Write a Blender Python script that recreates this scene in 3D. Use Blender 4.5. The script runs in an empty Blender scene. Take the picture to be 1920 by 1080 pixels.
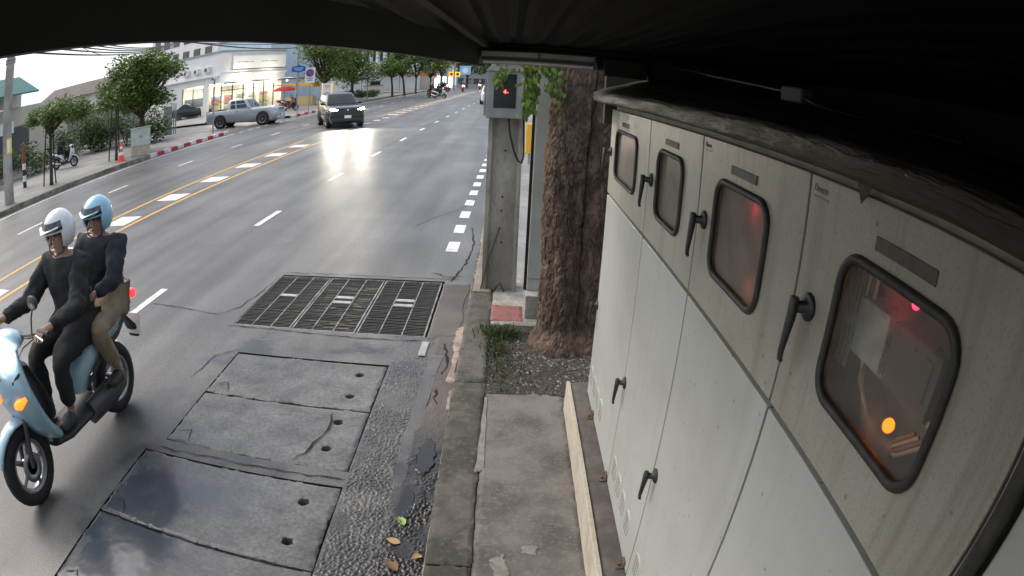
import bpy, bmesh, math, random
import numpy as np
from mathutils import Vector, Matrix
R = math.radians
PI = math.pi
sc = bpy.context.scene
C = sc.collection
random.seed(7)

# ------------------------------------------------------------------ camera (wide CCTV lens, mild barrel)
CAM_H = 2.4
def cam_axes(yaw, pitch, roll):
    cy, sy, cp, sp = math.cos(yaw), math.sin(yaw), math.cos(pitch), math.sin(pitch)
    f = Vector((sy*cp, cy*cp, -sp)); r = Vector((cy, -sy, 0)); u = r.cross(f)
    cr, sr = math.cos(roll), math.sin(roll)
    return r*cr+u*sr, u*cr-r*sr, f
cd = bpy.data.cameras.new('camera')
cam = bpy.data.objects.new('camera', cd); C.objects.link(cam); sc.camera = cam
r_, u_, f_ = cam_axes(R(0.94475), R(19.434), R(2.8723))
cam.matrix_world = Matrix(((r_.x, u_.x, -f_.x, 0), (r_.y, u_.y, -f_.y, 0), (r_.z, u_.z, -f_.z, CAM_H), (0, 0, 0, 1)))
cd.type = 'PANO'; cd.sensor_width = 36; cd.clip_start = 0.01; cd.clip_end = 5000
for tgt in (cd, getattr(cd, 'cycles', None)):
    try:
        tgt.panorama_type = 'FISHEYE_LENS_POLYNOMIAL'
        tgt.fisheye_fov = PI
        tgt.fisheye_polynomial_k0 = 0.0
        tgt.fisheye_polynomial_k1 = -0.84553747/18
        tgt.fisheye_polynomial_k2 = 0.0
        tgt.fisheye_polynomial_k3 = -0.11070318/18**3
        tgt.fisheye_polynomial_k4 = 0.0
        break
    except Exception:
        pass

# ------------------------------------------------------------------ sky, sun, exposure
w = bpy.data.worlds.new('World'); sc.world = w; w.use_nodes = True
nt = w.node_tree; bg = nt.nodes['Background']
sky = nt.nodes.new('ShaderNodeTexSky'); sky.sky_type = 'NISHITA'; sky.sun_disc = False
SUN_EL, SUN_AZ = 44, -80           # azimuth from +Y, positive towards +X
sky.sun_elevation = R(SUN_EL); sky.sun_rotation = R(SUN_AZ)
sky.air_density = 0.8; sky.dust_density = 4.5; sky.ozone_density = 1.0
wtc = nt.nodes.new('ShaderNodeTexCoord'); wn = nt.nodes.new('ShaderNodeTexNoise'); wn.inputs['Scale'].default_value = 2.6; wn.inputs['Detail'].default_value = 6; nt.links.new(wtc.outputs['Generated'], wn.inputs[0])
wr = nt.nodes.new('ShaderNodeMapRange'); wr.interpolation_type = 'SMOOTHSTEP'; wr.inputs[1].default_value = .34; wr.inputs[2].default_value = .64; wr.inputs[3].default_value = .30; wr.inputs[4].default_value = .95; nt.links.new(wn.outputs[0], wr.inputs[0])
wm = nt.nodes.new('ShaderNodeMix'); wm.data_type = 'RGBA'; wm.inputs[7].default_value = (3.05, 3.3, 3.6, 1)         # broken cloud over the whole sky
nt.links.new(wr.outputs[0], wm.inputs[0]); nt.links.new(sky.outputs[0], wm.inputs[6]); nt.links.new(wm.outputs[2], bg.inputs[0]); bg.inputs[1].default_value = 0.15
sl = bpy.data.lights.new('sun', 'SUN'); sl.energy = 0.7; sl.angle = R(50); sl.color = (1, .93, .84)
so = bpy.data.objects.new('sun', sl); C.objects.link(so)
sd = Vector((math.sin(R(SUN_AZ))*math.cos(R(SUN_EL)), math.cos(R(SUN_AZ))*math.cos(R(SUN_EL)), math.sin(R(SUN_EL))))
so.rotation_euler = sd.to_track_quat('Z', 'Y').to_euler()
vs = sc.view_settings; vs.view_transform = 'Standard'; vs.look = 'None'; vs.gamma = 1; vs.exposure = 1.15
cy = sc.cycles
cy.use_denoising = True; cy.adaptive_threshold = .025; cy.max_bounces = 6; cy.diffuse_bounces = 3; cy.glossy_bounces = 3; cy.transparent_max_bounces = 12
cy.caustics_reflective = False; cy.caustics_refractive = False; cy.sample_clamp_indirect = 4; cy.blur_glossy = .5

# ------------------------------------------------------------------ terrain profile
def gz(Y):
    if Y < 0: return 0.
    if Y < 25: return .0003*Y*Y
    if Y < 110: return .1875+.015*(Y-25)
    return .1875+.015*85
def bx(Y):
    if Y < 0: return 0.
    if Y < 30: return .00045*Y*Y
    if Y < 110: return .405+.027*(Y-30)
    return .405+.027*80

# ------------------------------------------------------------------ noise for real relief
_rng = np.random.RandomState(3)
_tab = _rng.rand(64, 64, 64)
def vnoise(x, y, z=0):
    x, y, z = np.broadcast_arrays(np.asarray(x, float), np.asarray(y, float), np.asarray(z, float))
    xi, yi, zi = np.floor(x).astype(int), np.floor(y).astype(int), np.floor(z).astype(int)
    a, b, c = x-xi, y-yi, z-zi
    a, b, c = a*a*(3-2*a), b*b*(3-2*b), c*c*(3-2*c)
    out = 0
    for i in (0, 1):
        for j in (0, 1):
            for k in (0, 1):
                out = out + (a if i else 1-a)*(b if j else 1-b)*(c if k else 1-c)*_tab[(xi+i) % 64, (yi+j) % 64, (zi+k) % 64]
    return out
def fbm(x, y, z=0, o=4):
    s, a, t = 0, .5, 0
    for i in range(o):
        s = s+a*vnoise(np.asarray(x)*2**i+17*i, np.asarray(y)*2**i+5*i, np.asarray(z)*2**i); t += a; a *= .5
    return s/t

# ------------------------------------------------------------------ materials
MATS = {}
def mat(name, col=(.5, .5, .5), rough=.6, metal=0., spec=.5, col2=None, nscale=4., ndetail=4., nlo=.35, nhi=.65, bump=0., bscale=60., bdist=.01,
        rough2=None, stretch=None, col3=None, n3=40., amt3=.3, emit=None, estr=0., coat=0., alpha=1., island=0., trans=0., vor=False):
    m = bpy.data.materials.new(name); m.use_nodes = True
    MATS[name] = m
    nt = m.node_tree; N = nt.nodes; L = nt.links
    b = N['Principled BSDF']
    b.inputs['Base Color'].default_value = (*col, 1); b.inputs['Roughness'].default_value = rough
    b.inputs['Metallic'].default_value = metal; b.inputs['Specular IOR Level'].default_value = spec
    b.inputs['Coat Weight'].default_value = coat; b.inputs['Coat Roughness'].default_value = .06
    b.inputs['Alpha'].default_value = alpha
    if emit and estr < 6.5: m.cycles.emission_sampling = 'NONE'
    if emit: b.inputs['Emission Color'].default_value = (*emit, 1); b.inputs['Emission Strength'].default_value = estr
    tc = N.new('ShaderNodeTexCoord'); vec = tc.outputs['Object']
    if stretch:
        mp = N.new('ShaderNodeMapping'); mp.inputs['Scale'].default_value = stretch; L.new(vec, mp.inputs[0]); vec = mp.outputs[0]
    colout = None
    if col2:
        n = N.new('ShaderNodeTexNoise'); n.inputs['Scale'].default_value = nscale; n.inputs['Detail'].default_value = ndetail; n.inputs['Roughness'].default_value = .62
        L.new(vec, n.inputs[0])
        rm = N.new('ShaderNodeMapRange'); rm.interpolation_type = 'SMOOTHSTEP'
        rm.inputs[1].default_value = nlo; rm.inputs[2].default_value = nhi; L.new(n.outputs[0], rm.inputs[0])
        mx = N.new('ShaderNodeMix'); mx.data_type = 'RGBA'; mx.inputs[6].default_value = (*col, 1); mx.inputs[7].default_value = (*col2, 1)
        L.new(rm.outputs[0], mx.inputs[0]); colout = mx.outputs[2]
        if rough2 is not None:
            mr = N.new('ShaderNodeMapRange'); mr.inputs[3].default_value = rough; mr.inputs[4].default_value = rough2
            L.new(rm.outputs[0], mr.inputs[0]); L.new(mr.outputs[0], b.inputs['Roughness'])
    if col3:
        n = N.new('ShaderNodeTexNoise'); n.inputs['Scale'].default_value = n3; n.inputs['Detail'].default_value = 4; L.new(vec, n.inputs[0])
        rm = N.new('ShaderNodeMapRange'); rm.inputs[1].default_value = .52; rm.inputs[2].default_value = .7; rm.inputs[4].default_value = amt3; L.new(n.outputs[0], rm.inputs[0])
        mx = N.new('ShaderNodeMix'); mx.data_type = 'RGBA'; mx.inputs[6].default_value = (*col, 1); mx.inputs[7].default_value = (*col3, 1)
        if colout: L.new(colout, mx.inputs[6])
        L.new(rm.outputs[0], mx.inputs[0]); colout = mx.outputs[2]
    if island:
        g = N.new('ShaderNodeNewGeometry'); hs = N.new('ShaderNodeHueSaturation')
        mr = N.new('ShaderNodeMapRange'); mr.inputs[3].default_value = 1-island; mr.inputs[4].default_value = 1+island
        L.new(g.outputs['Random Per Island'], mr.inputs[0]); L.new(mr.outputs[0], hs.inputs['Value'])
        mr2 = N.new('ShaderNodeMapRange'); mr2.inputs[3].default_value = .5-.03; mr2.inputs[4].default_value = .5+.02
        ml = N.new('ShaderNodeMath'); ml.operation = 'FRACT'; m7 = N.new('ShaderNodeMath'); m7.operation = 'MULTIPLY'; m7.inputs[1].default_value = 7.31
        L.new(g.outputs['Random Per Island'], m7.inputs[0]); L.new(m7.outputs[0], ml.inputs[0]); L.new(ml.outputs[0], mr2.inputs[0]); L.new(mr2.outputs[0], hs.inputs['Hue'])
        if colout: L.new(colout, hs.inputs['Color'])
        else: hs.inputs['Color'].default_value = (*col, 1)
        colout = hs.outputs[0]
    if colout: L.new(colout, b.inputs['Base Color'])
    if bump:
        if vor:
            n = N.new('ShaderNodeTexVoronoi'); n.inputs['Scale'].default_value = bscale
        else:
            n = N.new('ShaderNodeTexNoise'); n.inputs['Scale'].default_value = bscale; n.inputs['Detail'].default_value = 3; n.inputs['Roughness'].default_value = .6
        L.new(vec, n.inputs[0])
        bp = N.new('ShaderNodeBump'); bp.inputs['Strength'].default_value = bump; bp.inputs['Distance'].default_value = bdist; bp.invert = vor
        L.new(n.outputs[0], bp.inputs['Height']); L.new(bp.outputs[0], b.inputs['Normal'])
    if trans:
        tb = N.new('ShaderNodeBsdfTranslucent'); ms = N.new('ShaderNodeMixShader'); ms.inputs[0].default_value = trans
        tb.inputs[0].default_value = (*col, 1)
        if colout: L.new(colout, tb.inputs[0])
        out = N['Material Output']; L.new(b.outputs[0], ms.inputs[1]); L.new(tb.outputs[0], ms.inputs[2]); L.new(ms.outputs[0], out.inputs[0])
    return m
def M(n): return MATS[n]

def mask_box(nt, x0, x1, y0, y1, soft):
    """smooth box mask in object coordinates (where the ground stays wet along the gutter)"""
    N, L = nt.nodes, nt.links
    tc = N.new('ShaderNodeTexCoord'); sp = N.new('ShaderNodeSeparateXYZ'); L.new(tc.outputs['Object'], sp.inputs[0])
    outs = []
    for i, (lo, hi) in ((0, (x0, x1)), (1, (y0, y1))):
        for e, up in ((lo, 1), (hi, 0)):
            m = N.new('ShaderNodeMapRange'); m.interpolation_type = 'SMOOTHSTEP'; m.inputs[1].default_value = e-soft; m.inputs[2].default_value = e+soft
            m.inputs[3].default_value = 0 if up else 1; m.inputs[4].default_value = 1 if up else 0
            L.new(sp.outputs[i], m.inputs[0]); outs.append(m.outputs[0])
    o = outs[0]
    for q in outs[1:]:
        mm = N.new('ShaderNodeMath'); mm.operation = 'MULTIPLY'; L.new(o, mm.inputs[0]); L.new(q, mm.inputs[1]); o = mm.outputs[0]
    return o, tc
def wet_ground(name, dry, dry2, wetcol, box, soft, wlo, whi, wscale, rough, wrough, bump, bscale, bdist, always=0.):
    """asphalt or concrete with wet stains of noise outline inside a box"""
    m = mat(name, dry, rough, col2=dry2, nscale=.55, nlo=.3, nhi=.7, col3=tuple(min(1, c*1.7) for c in dry), n3=140, amt3=.5, bump=bump, bscale=bscale, bdist=bdist)
    nt = m.node_tree; N, L = nt.nodes, nt.links; b = N['Principled BSDF']
    o, tc = mask_box(nt, *box, soft)
    n = N.new('ShaderNodeTexNoise'); n.inputs['Scale'].default_value = wscale; n.inputs['Detail'].default_value = 5; L.new(tc.outputs['Object'], n.inputs[0])
    rm = N.new('ShaderNodeMapRange'); rm.interpolation_type = 'SMOOTHSTEP'; rm.inputs[1].default_value = wlo; rm.inputs[2].default_value = whi; L.new(n.outputs[0], rm.inputs[0])
    mu = N.new('ShaderNodeMath'); mu.operation = 'MULTIPLY'; L.new(o, mu.inputs[0]); L.new(rm.outputs[0], mu.inputs[1])
    src = b.inputs['Base Color'].links[0].from_socket
    if name in ('asphalt', 'slab_concrete'):
        # worn wheel paths along the road, repair patches, coarse stone
        for scl, ns, lo, hi, f0, f1 in (((1.1, .06, 1), 1.6, .35, .65, .70, 1.32), ((.5, .35, 1), 1.2, .40, .60, .86, 1.12), ((1, 1, 1), 75, .25, .75, .55, 1.5)) if name == 'asphalt' else (((1, 1, 1), 4.5, .3, .7, .68, 1.3), ((1, 1, 1), 38, .3, .7, .7, 1.3)):
            mp = N.new('ShaderNodeMapping'); mp.inputs['Scale'].default_value = scl; L.new(tc.outputs['Object'], mp.inputs[0])
            nn = N.new('ShaderNodeTexNoise'); nn.inputs['Scale'].default_value = ns; nn.inputs['Detail'].default_value = 3; L.new(mp.outputs[0], nn.inputs[0])
            q = N.new('ShaderNodeMapRange'); q.inputs[1].default_value = lo; q.inputs[2].default_value = hi; q.inputs[3].default_value = f0; q.inputs[4].default_value = f1; L.new(nn.outputs[0], q.inputs[0])
            vm = N.new('ShaderNodeVectorMath'); vm.operation = 'SCALE'; L.new(src, vm.inputs[0]); L.new(q.outputs[0], vm.inputs['Scale']); src = vm.outputs[0]
    mx = N.new('ShaderNodeMix'); mx.data_type = 'RGBA'; L.new(src, mx.inputs[6]); mx.inputs[7].default_value = (*wetcol, 1); L.new(mu.outputs[0], mx.inputs[0]); L.new(mx.outputs[2], b.inputs['Base Color'])
    mr = N.new('ShaderNodeMapRange'); mr.inputs[3].default_value = rough; mr.inputs[4].default_value = wrough; L.new(mu.outputs[0], mr.inputs[0]); L.new(mr.outputs[0], b.inputs['Roughness'])
    bp = b.inputs['Normal'].links[0].from_node
    mb = N.new('ShaderNodeMapRange'); mb.inputs[3].default_value = bump; mb.inputs[4].default_value = bump*.12; L.new(mu.outputs[0], mb.inputs[0]); L.new(mb.outputs[0], bp.inputs['Strength'])
    return m

wet_ground('asphalt', (.086, .083, .079), (.118, .114, .108), (.03, .03, .032), (-3.0, -.2, -3, 6.0), .8, .42, .66, 1.8, .45, .2, .45, 190, .005)
wet_ground('slab_concrete', (.15, .15, .145), (.07, .071, .07), (.05, .06, .075), (-3.4, -1.62, -1, 3.0), .42, .28, .56, 2.0, .5, .2, .5, 90, .004)  # wet part tinted blue-grey to put the reflected sky into its colour
wet_ground('aggregate', (.135, .13, .12), (.085, .082, .077), (.055, .053, .05), (-1.2, -.3, -2, 5.2), .5, .3, .6, 3.0, .36, .16, .3, 160, .003)
wet_ground('gutter_concrete', (.145, .12, .105), (.055, .048, .043), (.02, .02, .021), (-.75, -.2, -2, 3.5), .4, .24, .44, 3.6, .65, .13, .7, 70, .007)
mat('mossy_concrete', (.115, .105, .09), .85, col2=(.05, .05, .038), nscale=3.2, nlo=.35, nhi=.62, col3=(.2, .19, .17), n3=30, amt3=.35, bump=.7, bscale=80, bdist=.006)
mat('walk_concrete', (.19, .175, .16), .8, col2=(.09, .083, .077), nscale=2.3, nlo=.35, nhi=.68, col3=(.26, .25, .23), n3=50, amt3=.4, bump=.4, bscale=110, bdist=.004)
mat('pale_concrete', (.36, .35, .32), .85, col2=(.22, .21, .19), nscale=5, col3=(.12, .11, .1), n3=25, amt3=.4, bump=.35, bscale=70, bdist=.006)
mat('pole_concrete', (.42, .40, .36), .85, col2=(.26, .245, .215), nscale=2.5, col3=(.13, .12, .1), n3=35, amt3=.35, bump=.4, bscale=60, bdist=.005, stretch=(1, 1, .35))
mat('left_paving', (.30, .29, .275), .75, col2=(.20, .195, .185), nscale=.5, col3=(.14, .13, .12), n3=8, amt3=.4, bump=.2, bscale=30)
mat('soil', (.045, .038, .03), .95, col2=(.075, .065, .055), nscale=20, bump=.8, bscale=60, bdist=.02)
mat('terrain', (.14, .14, .12), .95, col2=(.09, .1, .06), nscale=.05)
mat('road_white', (.72, .72, .70), .6, col2=(.42, .42, .41), nscale=6, nlo=.5, nhi=.75, bump=.2, bscale=200, bdist=.003)
mat('road_yellow', (.62, .36, .07), .6, col2=(.45, .28, .08), nscale=5, nlo=.45, nhi=.75)
mat('dark_gap', (.012, .012, .012), .9)
mat('crack_dark', (.014, .013, .012), .95)
mat('kerb_red', (.58, .035, .03), .65, col2=(.3, .03, .03), nscale=6)
mat('kerb_white', (.80, .79, .76), .65, col2=(.45, .44, .41), nscale=6)
mat('kerb_plain', (.25, .215, .17), .85, col2=(.11, .1, .08), nscale=2.2, bump=.4, bscale=30)
mat('kerb_top', (.40, .35, .28), .85, col2=(.25, .22, .18), nscale=3)
mat('steel_bar', (.045, .043, .04), .5, metal=.4, col2=(.075, .07, .055), nscale=6, bump=.2, bscale=100)
mat('steel_frame', (.36, .35, .32), .45, metal=.4, col2=(.12, .11, .1), nscale=8)
mat('plate_pale', (.45, .45, .42), .5, col2=(.3, .3, .28), nscale=12)
# cabinet paint: pale grey with grime specks and yellowish flecks
mat('cabinet_paint', (.44, .455, .43), .42, col2=(.38, .39, .35), nscale=1.6, nlo=.4, nhi=.7, col3=(.40, .38, .30), n3=90, amt3=.32, bump=.04, bscale=40, coat=.1)
mat('cabinet_upper_shaded', (.38, .37, .31), .45, col2=(.31, .30, .245), nscale=2.2, nlo=.35, nhi=.7, col3=(.22, .2, .15), n3=160, amt3=.5, bump=.06, bscale=60)  # same paint, darkened and yellowed to put in the shade under the canopy
mat('cabinet_inside', (.42, .39, .32), .8, col2=(.33, .3, .25), nscale=9)
mat('rubber', (.02, .019, .018), .55, col2=(.045, .042, .038), nscale=25, bump=.2, bscale=90)
mat('handle_black', (.018, .018, .019), .45, col2=(.04, .04, .04), nscale=40, bump=.15, bscale=120)
mat('name_plate', (.055, .052, .045), .6, col2=(.09, .085, .07), nscale=30)
mat('text_grey', (.24, .235, .2), .7)
mat('louvre_paint', (.50, .51, .48), .5, col2=(.38, .38, .33), nscale=20)
mat('vent_dark', (.16, .155, .14), .7)
mat('plastic_sheet', (.018, .0145, .010), .42, col2=(.042, .034, .024), nscale=7, stretch=(4, .6, 4), rough2=.6, bump=.6, bscale=20, bdist=.01, spec=.35)
mat('cover_board', (.12, .11, .09), .7, col2=(.06, .055, .045), nscale=10, stretch=(4, .5, 4), bump=.4, bscale=40)
mat('cream_paint', (.47, .43, .355), .8, col2=(.38, .33, .26), nscale=7, nlo=.4, nhi=.7, col3=(.25, .2, .14), n3=30, amt3=.3, bump=.25, bscale=60)
mat('plinth_top', (.135, .115, .105), .8, col2=(.085, .075, .07), nscale=8, bump=.4, bscale=70, bdist=.005)
mat('bracket', (.11, .095, .09), .55, metal=.3, col2=(.2, .12, .07), nscale=20)
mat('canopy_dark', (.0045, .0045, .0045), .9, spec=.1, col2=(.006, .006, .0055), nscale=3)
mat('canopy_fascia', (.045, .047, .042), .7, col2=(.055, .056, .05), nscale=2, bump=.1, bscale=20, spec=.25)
mat('beam_concrete', (.06, .058, .052), .85, col2=(.04, .039, .035), nscale=4)
mat('wall_dark', (.06, .057, .05), .9, col2=(.035, .033, .03), nscale=2, bump=.3, bscale=30)
mat('lamp_metal', (.72, .73, .71), .45, col2=(.6, .6, .57), nscale=10)
mat('tube_glass', (.85, .87, .86), .25)
mat('pipe_grey', (.30, .31, .30), .6)
mat('bark', (.155, .105, .075), .95, col2=(.062, .044, .032), nscale=14, nlo=.36, nhi=.6, stretch=(1, 1, .38), col3=(.17, .13, .10), n3=34, amt3=.6, bump=.7, bscale=60, bdist=.012)
mat('bark_far', (.07, .055, .045), .95, col2=(.03, .025, .02), nscale=6, stretch=(1, 1, .3), bump=.6, bscale=20, bdist=.03)
mat('leaf_near', (.12, .19, .035), .5, island=.45, trans=.45)
mat('leaf_far', (.105, .17, .035), .55, island=.5, trans=.35)
mat('leaf_light', (.12, .19, .04), .55, island=.45, trans=.4)
mat('leaf_dark', (.06, .105, .03), .6, island=.5, trans=.3)
mat('weed', (.055, .085, .025), .7, island=.5, trans=.3)
mat('pebble', (.16, .15, .14), .8, island=.75)
mat('box_grey', (.30, .31, .32), .45, col2=(.24, .25, .26), nscale=5, bump=.03)
mat('box_window', (.02, .02, .022), .12)
mat('red_plate', (.28, .10, .095), .75, col2=(.2, .08, .07), nscale=12, col3=(.4, .33, .3), n3=60, amt3=.35, bump=.2)
mat('post_grey', (.42, .43, .39), .55, col2=(.34, .35, .31), nscale=2)
mat('cable', (.012, .012, .012), .5)
mat('led_red', (.5, .02, .01), .4, emit=(1, .06, .03), estr=5)
mat('lamp_red', (.5, .01, .02), .4, emit=(1, .015, .05), estr=5.)
mat('lamp_amber', (.8, .3, .02), .4, emit=(1, .19, .002), estr=1.7)
mat('screen_white', (.75, .80, .82), .5, col2=(.45, .5, .52), nscale=20)
mat('device_grey', (.16, .17, .17), .5)
mat('wire_tan', (.40, .27, .12), .6)
mat('tyre', (.016, .016, .016), .8, bump=.2, bscale=40)
mat('rim', (.35, .35, .36), .3, metal=.8)
mat('paint_skyblue', (.34, .50, .58), .28, coat=.5, col2=(.3, .46, .55), nscale=4)
mat('black_plastic', (.02, .02, .021), .5, bump=.1, bscale=200)
mat('seat_black', (.022, .021, .022), .6, bump=.2, bscale=120)
mat('engine_metal', (.09, .09, .095), .45, metal=.7)
mat('headlamp', (1, 1, .96), .2, emit=(1, .98, .92), estr=9)
mat('headlamp_car', (1, 1, 1), .2, emit=(.95, .97, 1), estr=45)
mat('indicator', (.9, .25, .03), .25, emit=(1, .15, .01), estr=1.3)
mat('tail_red', (.5, .01, .01), .25, emit=(1, .03, .03), estr=1.2)
mat('chrome', (.55, .55, .56), .15, metal=1)
mat('mirror', (.4, .45, .5), .05, metal=1)
mat('plate_white', (.75, .75, .73), .4)
mat('skin', (.36, .215, .15), .55)
mat('lips', (.25, .09, .075), .5)
mat('jacket_black', (.009, .0095, .011), .85, col2=(.016, .017, .019), nscale=9, bump=.35, bscale=22, bdist=.015)
mat('jacket_navy', (.012, .016, .023), .85, col2=(.02, .025, .033), nscale=9, bump=.35, bscale=22, bdist=.015)
mat('trousers_black', (.011, .011, .012), .85, bump=.3, bscale=25, bdist=.012)
mat('trousers_khaki', (.25, .20, .135), .85, col2=(.2, .16, .1), nscale=9, bump=.3, bscale=25, bdist=.012)
mat('shoe', (.03, .03, .03), .6)
mat('helmet_pale', (.62, .64, .66), .25, coat=.5)
mat('helmet_blue', (.25, .48, .63), .25, coat=.5)
mat('visor', (.03, .035, .04), .08, coat=.5)
mat('car_black', (.014, .015, .017), .22, coat=.7)
mat('car_silver', (.40, .42, .44), .32, metal=.55, coat=.6)
mat('car_white', (.72, .74, .75), .25, coat=.6)
mat('car_glass', (.02, .024, .028), .05, coat=.3)
mat('grille', (.012, .012, .013), .4)
mat('bld_white', (.80, .80, .78), .7, col2=(.73, .73, .71), nscale=.7)
mat('bld_paleblue', (.52, .62, .70), .75, col2=(.46, .56, .64), nscale=.6)
mat('bld_cream', (.66, .60, .48), .75, col2=(.58, .52, .42), nscale=.8)
mat('bld_grey', (.32, .32, .31), .8, col2=(.24, .24, .23), nscale=.8)
mat('bld_brown', (.13, .105, .09), .8, col2=(.09, .075, .065), nscale=1.2)
mat('trim_dark', (.10, .10, .10), .6)
mat('shutter', (.22, .26, .28), .5)
mat('glass_shop', (.55, .62, .6), .1, alpha=.25)
mat('glass_dark', (.05, .065, .07), .08)
mat('shop_light', (1, 1, 1), .5, emit=(1, .86, .62), estr=7)
mat('sign_added_glow', (.78, .78, .75), .5, emit=(1, .96, .88), estr=.05)  # faint glow added so the shaded sign board stays white
mat('lit_window', (1, 1, 1), .5, emit=(1, .93, .82), estr=1.6)
mat('awning_teal', (.035, .18, .15), .7, col2=(.03, .13, .11), nscale=3)
mat('awning_yellow', (.75, .42, .04), .7)
mat('roof_red', (.32, .09, .06), .8, col2=(.22, .06, .045), nscale=2)
mat('umbrella_red', (.55, .03, .035), .7, trans=.3)
mat('cone_orange', (.75, .10, .03), .55)
mat('cone_white', (.75, .74, .7), .5)
mat('sign_blue', (.03, .10, .36), .4)
mat('sign_white', (.78, .78, .77), .4)
mat('sign_red', (.6, .03, .03), .4)
mat('sign_yellow', (.85, .48, .02), .4, emit=(1, .5, .03), estr=.5)
mat('sign_orange', (.8, .22, .03), .5)
mat('sign_lightblue', (.25, .55, .8), .4)
mat('metal_grey', (.30, .31, .31), .5, metal=.4)
mat('utility_box', (.52, .56, .52), .6, col2=(.42, .46, .42), nscale=5)
mat('utility_base', (.50, .44, .34), .85, col2=(.4, .35, .27), nscale=5)
mat('sticker_yellow', (.8, .65, .1), .5)
mat('wood_dark', (.04, .03, .022), .85)
mat('goods_red', (.45, .16, .12), .6); mat('goods_yellow', (.6, .47, .22), .6); mat('goods_green', (.25, .33, .2), .6); mat('goods_white', (.7, .7, .66), .6); mat('goods_blue', (.25, .3, .42), .6)
mat('leaf_fallen_green', (.30, .42, .10), .6); mat('leaf_fallen_tan', (.50, .34, .18), .7); mat('leaf_fallen_brown', (.22, .13, .06), .7)

def pane_mat(name, col, dust, clear):
    """dusty window pane: clear glass mixed with a film of dust that scatters and lets light through"""
    m = bpy.data.materials.new(name); m.use_nodes = True; MATS[name] = m
    nt = m.node_tree; N, L = nt.nodes, nt.links; N.remove(N['Principled BSDF'])
    tr = N.new('ShaderNodeBsdfTransparent'); tr.inputs[0].default_value = (clear, clear*.97, clear*.9, 1)
    df = N.new('ShaderNodeBsdfDiffuse'); df.inputs[0].default_value = (*col, 1)
    tl = N.new('ShaderNodeBsdfTranslucent'); tl.inputs[0].default_value = (*col, 1)
    m1 = N.new('ShaderNodeMixShader'); m1.inputs[0].default_value = .5; L.new(df.outputs[0], m1.inputs[1]); L.new(tl.outputs[0], m1.inputs[2])
    tc = N.new('ShaderNodeTexCoord'); n = N.new('ShaderNodeTexNoise'); n.inputs['Scale'].default_value = 9; n.inputs['Detail'].default_value = 7; L.new(tc.outputs['Object'], n.inputs[0])
    mr = N.new('ShaderNodeMapRange'); mr.inputs[1].default_value = .3; mr.inputs[2].default_value = .7; mr.inputs[3].default_value = dust-.1; mr.inputs[4].default_value = dust+.1; L.new(n.outputs[0], mr.inputs[0])
    m2 = N.new('ShaderNodeMixShader'); L.new(mr.outputs[0], m2.inputs[0]); L.new(tr.outputs[0], m2.inputs[1]); L.new(m1.outputs[0], m2.inputs[2])
    gl = N.new('ShaderNodeBsdfGlossy'); gl.inputs['Roughness'].default_value = .3
    fr = N.new('ShaderNodeFresnel'); fr.inputs[0].default_value = 1.12
    m3 = N.new('ShaderNodeMixShader'); L.new(fr.outputs[0], m3.inputs[0]); L.new(m2.outputs[0], m3.inputs[1]); L.new(gl.outputs[0], m3.inputs[2])
    L.new(m3.outputs[0], N['Material Output'].inputs[0])
pane_mat('pane_dusty', (.60, .53, .46), .58, .95)
pane_mat('pane_clearer', (.55, .55, .51), .36, .97)

def add_runs(name, dark, amt, lo=.52, hi=.75):
    m = M(name); nt = m.node_tree; N, L = nt.nodes, nt.links; b = N['Principled BSDF']; src = b.inputs['Base Color'].links[0].from_socket
    tc = N.new('ShaderNodeTexCoord')
    for scl, ns, am in (((1, 26, .9), 1.0, amt), ((1, 3, 2.2), 1.2, amt*.7)):
        mp = N.new('ShaderNodeMapping'); mp.inputs['Scale'].default_value = scl; L.new(tc.outputs['Object'], mp.inputs[0])
        n = N.new('ShaderNodeTexNoise'); n.inputs['Scale'].default_value = ns; n.inputs['Detail'].default_value = 6; L.new(mp.outputs[0], n.inputs[0])
        q = N.new('ShaderNodeMapRange'); q.interpolation_type = 'SMOOTHSTEP'; q.inputs[1].default_value = lo; q.inputs[2].default_value = hi; q.inputs[4].default_value = am; L.new(n.outputs[0], q.inputs[0])
        mx = N.new('ShaderNodeMix'); mx.data_type = 'RGBA'; L.new(q.outputs[0], mx.inputs[0]); L.new(src, mx.inputs[6]); mx.inputs[7].default_value = (*dark, 1); src = mx.outputs[2]
    # sparse dark specks and rust dots
    n = N.new('ShaderNodeTexVoronoi'); n.inputs['Scale'].default_value = 16; n.inputs['Randomness'].default_value = 1; L.new(tc.outputs['Object'], n.inputs[0])
    q = N.new('ShaderNodeMapRange'); q.inputs[1].default_value = .07; q.inputs[2].default_value = .10; q.inputs[3].default_value = .55; q.inputs[4].default_value = 0; L.new(n.outputs[0], q.inputs[0])
    mx = N.new('ShaderNodeMix'); mx.data_type = 'RGBA'; L.new(q.outputs[0], mx.inputs[0]); L.new(src, mx.inputs[6]); mx.inputs[7].default_value = (.12, .09, .06, 1); L.new(mx.outputs[2], b.inputs['Base Color'])
add_runs('cabinet_paint', (.36, .35, .29), .45); add_runs('cabinet_upper_shaded', (.22, .20, .14), .55, .48, .75)
add_runs('post_grey', (.2, .19, .15), .4); add_runs('pole_concrete', (.12, .105, .085), .55)

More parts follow.
